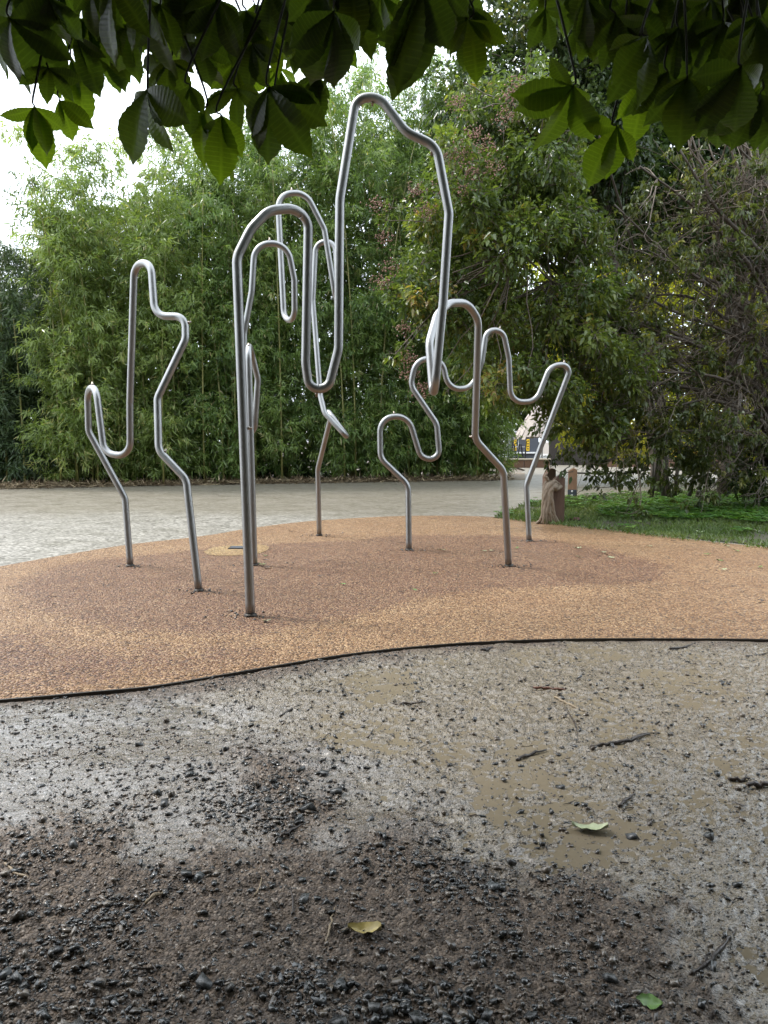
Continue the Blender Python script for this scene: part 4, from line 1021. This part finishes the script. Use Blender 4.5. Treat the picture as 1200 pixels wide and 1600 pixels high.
def chestnut():
    r = np.random.default_rng(601)
    base = np.array((2.7, -1.6, 0.0))
    root = thing('horse_chestnut_tree', 'horse chestnut whose big hand-shaped leaves hang along the top edge', 'tree', base)
    trunk = [base, base + (0, .1, 1.2), base + (-.15, .25, 2.4), base + (-.3, .4, 4.2), base + (-.2, .2, 6.5)]
    P = spline(trunk, 5); MB().tube(P - base, np.linspace(.27, .1, len(P)), 14).build('trunk', M['bark'], root, True)
    meshes = {}
    for mk in ('chestnut', 'chestnut_lit'):
        meshes[mk] = []
        for k in range(4):
            V, F, A = leaflet_mesh(k, .9 + .12 * k); meshes[mk].append(mesh_np('leaflet', V, F, M[mk], {'uvw': A}, True))
    # limbs reaching forward over the camera, out of the frame
    fork = np.array(trunk[3]) 
    limbs = []
    for e in [(-1.5, 2.2, 3.05), (-.75, 2.4, 3.0), (-.1, 2.3, 3.0), (.35, 2.5, 3.05), (1.0, 2.5, 2.95), (1.5, 2.3, 2.9)]:
        e = np.array(e); Q = spline([np.array(trunk[2]) + (0, 0, .6), (np.array(trunk[2]) + e) / 2 + (0, 0, .75), e + (0, -.5, .25), e], 6)
        limbs.append(Q); MB().tube(Q - base, np.linspace(.055, .012, len(Q)), 8).build('branch', M['bark'], root, True)
    LP = np.vstack([Q[8:] for Q in limbs])
    L_ = [ # hub px, py, distance, leaflet px, fan direction (90 = down), half spread, count, lit copy
        (15, 30, 2.0, 122, 82, 78, 6, 0), (5, 20, 2.2, 110, 95, 40, 4, 0), (40, 60, 2.3, 85, 85, 60, 5, 0), (75, 107, 2.1, 62, 75, 110, 6, 0), (54, 168, 2.05, 80, 88, 62, 5, 1), (93, 157, 2.15, 60, 48, 42, 4, 1),
        (118, 58, 2.2, 92, 58, 28, 3, 0), (75, -4, 2.0, 78, 62, 50, 4, 0), (112, 95, 2.25, 92, 72, 34, 3, 1), (178, -25, 1.8, 105, 92, 62, 5, 0), (140, -20, 1.9, 80, 70, 60, 5, 0), (225, -20, 1.9, 118, 95, 50, 5, 0),
        (265, 95, 2.1, 74, 120, 105, 6, 0), (230, 143, 1.75, 114, 95, 92, 6, 0), (297, 135, 1.9, 72, 92, 34, 3, 0), (250, 8, 2.0, 90, 90, 80, 5, 0), (300, 10, 2.1, 95, 95, 80, 6, 0), (340, 0, 2.0, 92, 85, 75, 6, 0),
        (312, 66, 2.1, 85, 95, 70, 5, 0), (371, 140, 2.0, 72, 100, 125, 7, 0), (346, 182, 1.95, 102, 98, 46, 4, 1), (318, 172, 2.0, 80, 100, 34, 3, 1), (420, 138, 1.8, 118, 80, 78, 6, 0), (432, 150, 1.9, 92, 60, 50, 4, 0),
        (385, 18, 2.1, 84, 100, 70, 6, 0), (395, 70, 2.1, 74, 75, 70, 5, 0), (425, -12, 2.0, 92, 75, 60, 5, 0), (457, 50, 2.2, 56, 108, 16, 2, 0), (470, -20, 2.1, 90, 90, 60, 5, 1), (521, 19, 1.65, 148, 90, 62, 6, 0), (505, -25, 1.8, 115, 75, 55, 5, 0), (550, -30, 1.8, 95, 75, 40, 4, 0),
        (657, -25, 1.65, 160, 90, 38, 5, 0), (690, -20, 1.8, 110, 80, 50, 4, 0), (732, 32, 1.9, 84, 72, 62, 5, 1), (700, -30, 1.9, 95, 95, 40, 4, 0),
        (895, 136, 1.8, 116, 128, 92, 6, 1), (964, 199, 1.85, 92, 108, 66, 4, 1), (916, -5, 1.9, 90, 92, 40, 4, 0), (1011, 60, 1.8, 116, 112, 62, 6, 0), (985, 5, 2.0, 85, 85, 70, 5, 0), (1060, 45, 2.0, 92, 95, 70, 6, 0), (1074, 122, 1.9, 104, 104, 52, 5, 0), (1095, 80, 2.1, 92, 80, 62, 5, 0),
        (1130, 35, 2.0, 95, 90, 75, 6, 0), (1158, 105, 1.8, 114, 92, 66, 6, 0), (1184, 28, 1.9, 104, 95, 70, 6, 0), (1188, 147, 2.0, 92, 102, 60, 5, 0), (1130, 168, 2.1, 78, 98, 66, 5, 0), (1110, 0, 2.0, 84, 85, 80, 6, 0), (1210, 60, 2.0, 112, 100, 70, 6, 0), (1160, 60, 2.2, 92, 95, 70, 5, 0), (1040, -10, 2.1, 84, 95, 60, 5, 0),
        (1225, 130, 2.1, 100, 95, 70, 6, 0), (190, 60, 2.3, 60, 80, 60, 4, 0), (20, -30, 2.0, 100, 80, 70, 6, 0), (285, -35, 2.0, 85, 95, 60, 5, 0), (1010, 130, 2.1, 80, 95, 60, 5, 1), (1100, 150, 2.15, 74, 100, 60, 5, 0), (860, -40, 2.1, 70, 100, 50, 4, 0)]
    for k in range(34):
        hx = r.uniform(-20, 1220) if k % 3 == 0 else r.uniform(540, 1220)
        if 760 < hx < 850: hx += 100
        L_.append((hx, r.uniform(-45, 45) if hx > 240 else r.uniform(-45, 20), r.uniform(1.9, 2.5), r.uniform(60, 90), r.normal(92, 12), r.uniform(40, 85), int(r.integers(4, 7)), 0))
    for k in range(26):                                   # smaller, higher leaves behind the front fans
        hx = r.uniform(120, 560); L_.append((hx, r.uniform(5, 120) if hx > 250 else r.uniform(-10, 60), r.uniform(2.2, 2.5), r.uniform(55, 78), r.normal(92, 18), r.uniform(45, 95), int(r.integers(5, 8)), int(r.random() < .4)))
    for k in range(10): L_.append((r.uniform(1020, 1215), r.uniform(40, 150), r.uniform(2.0, 2.5), r.uniform(60, 90), r.normal(95, 12), r.uniform(40, 80), int(r.integers(4, 7)), 0))
    for (hx, hy, D, Lp, phi, spr, n, light) in L_:
        hub = np.array(at(hx, hy, D))
        ell = Lp / FPX * D * .95
        tgt = LP[np.argmin(np.linalg.norm(LP - hub - np.array((0, .1, .35)), axis=1))]
        pet = spline([tgt, (tgt + hub) / 2 + np.array((r.normal(0, .03), r.normal(0, .03), .07)), hub + (0, 0.01, .06), hub], 5)
        leaf = MB().tube(pet - hub, np.linspace(.005, .002, len(pet)), 6).build('leaf', M['petiole'], root, True)
        leaf.location = hub - base
        ph = R_(phi)
        A0 = np.array((math.cos(ph), 0, -math.sin(ph)))
        tilt = r.uniform(-.25, .35)                          # leans towards or away from the viewer
        Nn = unit(np.array((r.normal(0, .3), -1.0, -.2 + r.normal(0, .32))))
        A0 = unit(A0 - Nn * np.dot(A0, Nn) )
        mk = 'chestnut_lit' if light else 'chestnut'
        for i in range(n):
            a = R_(np.linspace(-spr, spr, n)[i] + r.normal(0, 9)) if n > 1 else 0
            B0 = np.cross(Nn, A0)
            dy = A0 * math.cos(a) + B0 * math.sin(a)
            dy = unit(dy + Nn * r.normal(-.05, .22) + np.array((0, 0, -.14))); nz = unit(Nn - dy * np.dot(Nn, dy)); 
            tw = r.normal(0, .45); sx = np.cross(dy, nz); nz2 = nz * math.cos(tw) + sx * math.sin(tw); sx = np.cross(dy, nz2)
            s = ell * (1 - .38 * (abs(np.linspace(-1, 1, n)[i]) if n > 1 else 0) ** 1.5) * r.uniform(.82, 1.08)
            # blade faces down-forward: droop bends away from the camera
            o = bpy.data.objects.new('leaflet', meshes[mk][r.integers(0, 4)]); COL.objects.link(o); o.parent = leaf
            Mx = Matrix(((sx[0] * s, dy[0] * s, nz2[0] * s, 0), (sx[1] * s, dy[1] * s, nz2[1] * s, 0), (sx[2] * s, dy[2] * s, nz2[2] * s, 0), (0, 0, 0, 1)))
            o.matrix_local = Mx
    # unseen rest of crown, widened and thickened to shade ground and darken pipe reflections
    m_ = 11000
    c = np.stack([r.uniform(-6.2, 7.2, m_), r.uniform(-8, 5.4, m_), r.uniform(1.9, 7.5, m_)], 1)
    c = c[(c[:, 2] > np.where(c[:, 1] > -1.5, 2.6, 1.9) + .62 * np.maximum(c[:, 1], 0)) & (np.hypot(c[:, 0] - .6, c[:, 1] + 1.3) < 6.7)]
    n = 6; k = len(c); a = np.tile(np.arange(n) / n * 6.283, k) + np.repeat(r.random(k) * 6, n)
    d = unit(np.stack([np.cos(a), np.sin(a), np.full(k * n, -.45)], 1)); nn = unit(np.stack([np.cos(a) * .4, np.sin(a) * .4, np.ones(k * n)], 1))
    V, F = leaf_quads(np.repeat(c, n, 0), d, nn, .25 + .07 * r.random(k * n), .125, .2, .1)
    o = link('crown', mesh_np('crown', V - base, F, M['hedge_leaf'], {'rnd': np.repeat(r.random(k * n), 6)}), root); o['kind'] = 'stuff'
chestnut()

def added_tree_belt():  # added out of view so the steel pipes reflect dark foliage
    r = np.random.default_rng(888); n = 16000
    a = np.radians(r.uniform(-25, 235, n) + 180) ; a = np.radians(r.uniform(178, 392, n)); rad = r.uniform(15, 21, n)
    p = np.stack([np.cos(a) * rad + 2, np.sin(a) * rad * .95, .3 + 8.5 * r.random(n) * (.75 + .25 * np.sin(a * 9))], 1)
    p = p[~((p[:, 1] > -2) & (p[:, 0] < 14))]; n = len(p)
    d = unit(rdir(n, r) + np.array([0, 0, -.4])); nn = unit(np.cross(d, rdir(n, r)) + np.array([0, 0, .5]))
    V, F = leaf_quads(p, d, nn, 1.0 + .5 * r.random(n), .55, .2, .1)
    tag(link('added_tree_belt', mesh_np('added_tree_belt', V, F, M['hedge_leaf'], {'rnd': np.repeat(r.random(n), 6)})), 'leafy belt added out of view round the viewer, darkening the pipe reflections', 'trees', kind='stuff')
added_tree_belt()

# ================================================================== LOOSE STONES, TWIGS AND LEAVES ON THE GROUND
def stone_mesh(seed, sub=0, flat=.6):
    """angular chip: a skewed slab with one corner knocked off, flat facets"""
    r = np.random.default_rng(seed)
    V = np.array([(x, y, z) for x in (-1, 1) for y in (-1, 1) for z in (-1, 1)], float) * .5
    V[:, :2] *= (1 - .35 * r.random((8, 1)) ** 1.5); V += r.normal(0, .085, V.shape)
    for _ in range(2):
        d = unit(r.normal(size=3)); h = r.uniform(.3, .45); k = V @ d; V = V - np.outer(np.maximum(0, k - h), d)
    V = V * np.array([1.05, r.uniform(.45, .85), flat * r.uniform(.6, 1.1)])
    Q = [(0, 1, 3, 2), (4, 6, 7, 5), (0, 4, 5, 1), (2, 3, 7, 6), (0, 2, 6, 4), (1, 5, 7, 3)]
    F = [t for q in Q for t in (((q[0], q[1], q[2]), (q[0], q[2], q[3])) if r.random() < .5 else ((q[0], q[1], q[3]), (q[1], q[2], q[3])))]
    return V, np.array(F)
def gravel():
    r = np.random.default_rng(701)
    # density field of the loose gravel: thick in the lower middle, thin in the mud
    def density(x, y):
        m, s = dirt_fields(x, y)
        cl = fbm(x * 2.6, y * 2.6, 61, 3)
        core = np.exp(-((x + .15) / .75) ** 2 - ((y - 2.35) / .62) ** 2) + .7 * np.exp(-((x + .7) / .5) ** 2 - ((y - 2.0) / .35) ** 2) + .6 * np.exp(-((x - .15) / .5) ** 2 - ((y - 1.85) / .25) ** 2)
        return np.clip((.13 + 1.25 * core * np.clip(cl * 2.6 - .75, 0, 1.3) + .12 * cl) * (1 - .72 * m) * (1 - .45 * s), 0, 1)
    protos = [stone_mesh(k, 0, .55) for k in range(16)]
    pm = [mesh_np('stone', V, F, M['stone'], {'rnd': np.full(len(V), k / 14)}) for k, (V, F) in enumerate(protos)]
    cand = np.stack([r.uniform(-1.6, 1.9, 5000), 1.55 + 3.1 * r.random(5000) ** 1.3], 1)
    p = density(cand[:, 0], cand[:, 1]); pick = cand[r.random(5000) < p * p * 1.6 + .012][:295]
    zz = ground_z(pick[:, 0], pick[:, 1])
    for (x, y), z in zip(pick, zz):
        s = .014 + .026 * r.random() ** 1.8 + (.012 if r.random() > .92 else 0)
        o = link('stone', pm[r.integers(0, 16)], dirt, (x, y, z + s * .13)); o.scale = (s, s, s); o.rotation_euler = (r.normal(0, .3), r.normal(0, .3), r.random() * 6.28)
    # middling chips between them
    cand = np.stack([r.uniform(-1.9, 2.1, 60000), 1.5 + 3.2 * r.random(60000) ** 1.25], 1)
    p = density(cand[:, 0], cand[:, 1]); q = cand[r.random(60000) < p * p * 1.5 + .05][:16000]; n = len(q)
    PV = np.stack([stone_mesh(k + 50, 0, .5)[0] for k in range(10)]); PF = stone_mesh(50, 0, .5)[1]
    V = PV[r.integers(0, 10, n)]; sz = .007 + .020 * r.random(n) ** 2.0
    a = r.random(n) * 6.28; ca, sa = np.cos(a)[:, None], np.sin(a)[:, None]; tl = r.normal(0, .3, (n, 1))
    V = np.stack([V[:, :, 0], V[:, :, 1], V[:, :, 2] + V[:, :, 0] * tl], -1)
    V = np.stack([V[:, :, 0] * ca - V[:, :, 1] * sa, V[:, :, 0] * sa + V[:, :, 1] * ca, V[:, :, 2]], -1) * sz[:, None, None]
    V += np.c_[q, ground_z(q[:, 0], q[:, 1]) + sz * .12][:, None, :]
    F = (np.arange(n)[:, None, None] * PV.shape[1] + PF).reshape(-1, 3)
    tag(link('stone_chips', mesh_np('stone_chips', V.reshape(-1, 3), F, M['stone'], {'rnd': np.repeat(r.random(n) * .8, PV.shape[1])})), 'loose dark bluish stone chips heaped in the lower middle of the dirt', 'gravel', kind='stuff')
    # the small stuff
    n = 150000
    q = np.stack([r.uniform(-3.1, 3.1, n), 1.4 + 3.6 * r.random(n) ** 1.15], 1)
    near = np.interp(q[:, 0], rf[:, 0], rf[:, 1]); q = q[q[:, 1] < near - .03]
    p = density(q[:, 0], q[:, 1]); mm, ss_ = dirt_fields(q[:, 0], q[:, 1]); q = q[r.random(len(q)) < p * 1.0 + .2 + .35 * mm]; mm, ss_ = dirt_fields(q[:, 0], q[:, 1]); n = len(q)
    s = .003 + .012 * r.random(n) ** 3.2 * (1 - .45 * mm)
    octa = np.array([(1, 0, 0), (-1, 0, 0), (0, 1, 0), (0, -1, 0), (.2, .1, 1), (0, 0, -1)], float) * np.array([.62, .5, .42])
    of = np.array([(0, 2, 4), (2, 1, 4), (1, 3, 4), (3, 0, 4), (2, 0, 5), (1, 2, 5), (3, 1, 5), (0, 3, 5)])
    a = r.random(n) * 6.28; ca, sa = np.cos(a), np.sin(a)
    O = octa[None] * (1 + r.normal(0, .28, (n, 6, 3)))
    X = O[:, :, 0] * ca[:, None] - O[:, :, 1] * sa[:, None]; Y = O[:, :, 0] * sa[:, None] + O[:, :, 1] * ca[:, None]
    V = np.stack([X, Y, O[:, :, 2]], -1) * s[:, None, None]
    z = np.maximum(ground_z(q[:, 0], q[:, 1]), WZ - .002); V += np.c_[q, z + s * .12][:, None, :]
    F = (np.arange(n)[:, None, None] * 6 + of).reshape(-1, 3)
    tag(link('gravel', mesh_np('gravel', V.reshape(-1, 3), F, M['stone'], {'rnd': np.repeat(np.where(r.random(n) < .5 + .35 * mm, .65 + .34 * r.random(n), .6 * r.random(n)), 6)})), 'fine dark gravel strewn over the wet dirt in front', 'gravel', kind='stuff')
gravel()

def debris():
    r = np.random.default_rng(777); mb = MB()
    for k in range(520):
        rub = k > 400
        if rub: x, y = r.uniform(-3.2, 3.6), r.uniform(4.4, 8.6); z = .012
        else:
            x, y = r.uniform(-2.6, 2.8), 1.5 + 3.4 * r.random() ** 1.1; z = max(float(ground_z(x, y)[0]), WZ) + .002
        if y < np.interp(x, rf[:, 0], rf[:, 1]) + .05 and rub: continue
        if y > np.interp(x, rf[:, 0], rf[:, 1]) - .02 and not rub: continue
        a = r.random() * 6.28; L = r.uniform(.012, .07) * (1 if r.random() > .15 else 2); w = r.uniform(.0012, .0035)
        d = np.array((math.cos(a), math.sin(a), r.normal(0, .06))); q = np.array((x, y, z))
        mb.tube([q - d * L / 2, q + r.normal(0, .003, 3) + (0, 0, .002), q + d * L / 2], [w * .7, w, w * .6], 4)
    for (fx, fy) in [(203.7, 885), (311, 924), (391.5, 963), (397.5, 884), (499, 837), (639, 860), (827, 846), (795, 885)]:
        g = on_ground(fx, fy)
        for k in range(34):
            a = r.random() * 6.28; dd = .05 + abs(r.normal(0, .09)); q = np.array((g.x + math.cos(a) * dd * 1.6, g.y + math.sin(a) * dd, .010)); w = r.uniform(.003, .009)
            d = rdir(1, r)[0] * np.array((1, 1, .2)) * w * 1.6; mb.tube([q - d, q + (0, 0, .003), q + d], [w * .6, w, w * .5], 4)
    o = mb.build('plant_debris', M['wet_twig']); tag(o, 'bits of bark and twig scattered over the dirt and rubber', 'debris', kind='stuff')
debris()
def ground_at(px, py, lift=0.0):
    g = on_ground(px, py, -0.012); z = float(ground_z(g.x, g.y)[0]); return np.array((g.x, g.y, max(z, WZ) + lift))
def twig(label, pts, rad, mat, fork=None, cat='twig', name='twig'):
    P = np.array([ground_at(x, y, rad * .8) for x, y in pts]); P = spline(P, 5)
    r = np.random.default_rng(len(pts) * 7 + int(pts[0][0])); P[1:-1] += r.normal(0, rad * .35, (len(P) - 2, 3))
    c = P.mean(0)
    mb = MB().tube(P - c, np.interp(np.linspace(0, 1, len(P)), [0, .5, 1], [rad * .7, rad, rad * .4]) * (1 + .18 * np.sin(np.arange(len(P)) * 2.1)), 7)
    o = mb.build(name, mat, None, True); o.location = c
    if fork:
        Q = spline(np.array([ground_at(x, y, rad) for x, y in fork]), 4); MB().tube(Q - c, np.linspace(rad * .7, rad * .3, len(Q)), 6).build('side_shoot', mat, o, True)
    return tag(o, label, cat, 'twigs on the wet ground')
twig('reddish flat wood sliver lying alone in the muddy water', [(833, 1077), (862, 1078), (894, 1079)], .009, M['red_wood'])
twig('short thick black twig on the mud, left of the forked one', [(806, 1187), (826, 1180), (854, 1172)], .008, M['wet_twig'])
twig('long forked dark twig lying in the puddle at right', [(922, 1168), (955, 1163), (985, 1158), (1015, 1147)], .008, M['wet_twig'], [(985, 1158), (1003, 1148), (1027, 1146)])
twig('pale split twig below the reddish sliver', [(866, 1090), (886, 1099), (914, 1112)], .006, M['pale_twig'])
twig('thin curved twig hooking down through the mud', [(880, 1108), (893, 1121), (900, 1138), (903, 1154)], .004, M['wet_twig'])
twig('dark pointed twig just in front of the metal edging at right', [(1046, 1016), (1064, 1013), (1082, 1009)], .009, M['wet_twig'])
twig('short stubby dark twig near the edging, upper middle', [(752, 1019), (761, 1016), (770, 1013)], .012, M['wet_twig'])
twig('dark bent twig on the mud left of the middle', [(437, 1122), (452, 1113), (470, 1104)], .006, M['wet_twig'])
twig('long dark twig cut by the right edge of the photo', [(1168, 1231), (1188, 1230), (1215, 1228)], .011, M['wet_twig'])
twig('dark twig at right above the one cut by the edge', [(1138, 1219), (1156, 1219), (1172, 1218)], .009, M['wet_twig'])
twig('slanting brown twig right of the pale torn leaf', [(966, 1261), (978, 1253), (992, 1243)], .007, M['wet_twig'])
twig('straight pale dry twig among the dark gravel, lower left', [(228, 1425), (243, 1414), (260, 1402)], .006, M['pale_twig'])
twig('dark twig buried in the gravel near the middle', [(428, 1318), (450, 1308), (476, 1290)], .006, M['wet_twig'])
twig('long curved dark twig in the puddle, lower right corner', [(1078, 1528), (1108, 1508), (1128, 1485), (1150, 1452)], .006, M['wet_twig'])
twig('brown bent twig on the dirt at the far left', [(8, 1358), (25, 1372), (52, 1386)], .005, M['pale_twig'])
twig('thin pale stem upright in the gravel beside the yellow leaf', [(510, 1480), (516, 1455), (523, 1425)], .0035, M['pale_twig'])
twig('floating dark twig on the wet mud, centre', [(612, 1100), (636, 1101), (662, 1102)], .007, M['wet_twig'])
twig('faint thin twig on the mud left of the black gravel patch', [(668, 1287), (695, 1292), (728, 1300)], .004, M['wet_twig'])
twig('tiny pale stick lying before the yellow curled leaf group', [(398, 1408), (405, 1396), (409, 1380)], .004, M['pale_twig'])
twig('slim dark twig along the mud at the upper right edge', [(1165, 1026), (1185, 1023), (1208, 1021)], .005, M['wet_twig'])

def fallen_leaf(label, px, py, Lpx, mat, ang, curl=.15, group=None, wide=.55, ground='dirt', name='fallen_leaf'):
    if ground == 'dirt': c = ground_at(px, py, .006)
    else:
        g = on_ground(px, py); c = np.array((g.x, g.y, .016))
    L = Lpx / FPX * c[1]
    r = np.random.default_rng(int(px * 3 + py)); nl, nw = 8, 4; V = []
    for i in range(nl + 1):
        t = i / nl; w = .5 * wide * L * math.sin(math.pi * (t * .94 + .03)) ** .8 * (1 + r.normal(0, .16))
        for j in range(nw + 1):
            s = j / nw * 2 - 1
            V.append(((t - .5) * L, s * w, curl * L * (abs(s) ** 1.5 * .55 + .6 * (2 * t - 1) ** 2) + r.normal(0, .025 * L)))
    F = [(i * (nw + 1) + j, i * (nw + 1) + j + 1, (i + 1) * (nw + 1) + j + 1, (i + 1) * (nw + 1) + j) for i in range(nl) for j in range(nw)]
    me = mesh_np(name, np.array(V), np.array(F), mat, None, True)
    o = link(name, me, None, c); o.rotation_euler = (r.normal(0, .1), r.normal(0, .1), R_(ang))
    st = MB().tube([(-.5 * L, 0, curl * L * .6), (-.7 * L, .03 * L, .02 * L)], [.0016, .001], 5).build('stalk', M['pale_twig'], o, True)
    return tag(o, label, 'leaf', group)
fallen_leaf('yellowish curled leaf lying in the dark gravel, lower middle', 570, 1467, 56, M['leaf_yellow'], -5, .22)
fallen_leaf('pale green torn leaf stuck in the puddle at right', 922, 1297, 58, M['leaf_pale'], -8, .16)
fallen_leaf('fresh green leaf on the dirt at the bottom right', 1014, 1580, 42, M['leaf_green'], -15, .12, None, .7)
fallen_leaf('wine-red crumpled leaf on the grass right of the vine-wrapped bollard', 898, 816, 18, M['leaf_red'], 20, .3, None, .8, 'grass')
RUB = [  # px, py, length px, angle, material, curl, label
    (417, 973, 13, 8, 'leaf_pale', 'small pale leaf just right of the foot of the thick front pipe leg'),
    (690, 861, 13, -4, 'leaf_pale', 'small pale leaf right of the left foot of the low snaking pipe'),
    (756, 863, 10, 6, 'leaf_pale', 'left one of two close pale leaves behind the back foot of the tallest pipe'),
    (768, 862, 9, 0, 'leaf_pale', 'right one of two close pale leaves behind the back foot of the tallest pipe'),
    (903, 858, 12, 0, 'leaf_pale', 'upper of two pale leaves right of the right foot of the low pipe'),
    (904, 872, 10, 4, 'leaf_pale', 'lower of two pale leaves right of the right foot of the low pipe'),
    (943, 865, 10, 10, 'leaf_pale', 'leftmost of three pale leaves in a row on the right end of the brown island'),
    (948, 869, 9, 30, 'leaf_pale', 'middle of three pale leaves in a row on the right end of the brown island'),
    (955, 873, 11, -8, 'leaf_pale', 'rightmost of three pale leaves in a row on the right end of the brown island'),
    (1130, 892, 13, 4, 'leaf_pale', 'pale leaf on the tan rubber at far right, below the green one'),
    (1015, 855, 9, 12, 'leaf_pale', 'pale leaf on the tan rubber above the right tip of the brown island'),
    (1135, 855, 11, 0, 'leaf_pale', 'pale leaf on the tan rubber close to the grass edge at far right'),
    (410, 884, 11, 10, 'leaf_green', 'green leaf right of the foot of the looping pipe behind the front leg'),
    (414, 870, 9, 40, 'leaf_green', 'tiny green leaf behind the looping pipe foot, near the access cover'),
    (536, 915, 11, 0, 'leaf_green', 'green leaf alone in the middle of the brown rubber island'),
    (680, 898, 9, 20, 'leaf_green', 'green leaf in front of the left foot of the low snaking pipe'),
    (648, 924, 8, 0, 'leaf_green', 'tiny green leaf near the front edge of the brown island, middle'),
    (1125, 878, 12, 0, 'leaf_green', 'green leaf on the tan rubber at far right, above the pale one'),
    (1188, 888, 11, 40, 'leaf_green', 'green leaf on the tan rubber beside the right edge of the photo'),
    (1105, 868, 10, -20, 'leaf_green', 'left green leaf of the pair on tan rubber before the grass'),
    (1150, 862, 12, 10, 'leaf_green', 'right green leaf of the pair on tan rubber before the grass'),
    (808, 858, 8, 60, 'leaf_green', 'tiny green leaf left of the right foot of the low snaking pipe'),
    (416, 889, 16, 25, 'leaf_dark', 'longest dark rotten leaf, right of the looping pipe foot'),
    (416, 877, 9, 0, 'leaf_dark', 'short dark leaf just behind the longest dark one at the looping pipe'),
    (510, 923, 6, 20, 'leaf_dark', 'tiny dark leaf left of middle on the brown island, below the green leaf'),
    (583, 950, 8, 0, 'leaf_dark', 'dark leaf at the front rim of the brown island, middle'),
    (1190, 941, 13, 0, 'leaf_dark', 'large dark leaf on tan rubber at the right edge of the photo'),
    (1160, 928, 8, 20, 'leaf_dark', 'small dark leaf just left of the large one at the right edge'),
    (1052, 847, 8, 0, 'leaf_dark', 'dark leaf on tan rubber touching the grass edge at right'),
    (1015, 909, 8, 0, 'leaf_dark', 'dark leaf on the right front rim of the brown island'),
    (885, 968, 9, 0, 'leaf_dark', 'dark leaf on tan rubber near the metal edging, right of middle'),
    (934, 870, 9, 10, 'leaf_dark', 'dark leaf left of the three pale leaves in a row'),
    (655, 892, 8, 30, 'leaf_dark', 'dark leaf in front of the left foot of the low pipe'),
    (1150, 960, 8, 0, 'leaf_dark', 'dark leaf low on the tan rubber at far right'),
    (1080, 985, 7, 40, 'leaf_dark', 'dark leaf on tan rubber almost against the metal edging at right'),
    (455, 832, 7, 0, 'leaf_dark', 'tiny dark leaf near the path behind the rear foot of the looping pipe')]
for (x, y, l, an, mk, lab) in RUB:
    fallen_leaf(lab, x, y, l, M[mk], an, .1, 'small leaves dropped on the rubber surface', .5, 'rubber')
for (x, y, l, an, lab) in [(1092, 834, 18, 0, 'pale dry leaf on the front grass edge, middle one of three'), (1182, 832, 15, 10, 'pale dry leaf on the grass, rightmost of three'), (1077, 826, 12, 0, 'pale dry leaf on the grass, smallest and leftmost of three')]:
    fallen_leaf(lab, x, y, l, M['leaf_pale'], an, .15, 'pale leaves on the grass', .55, 'grass')
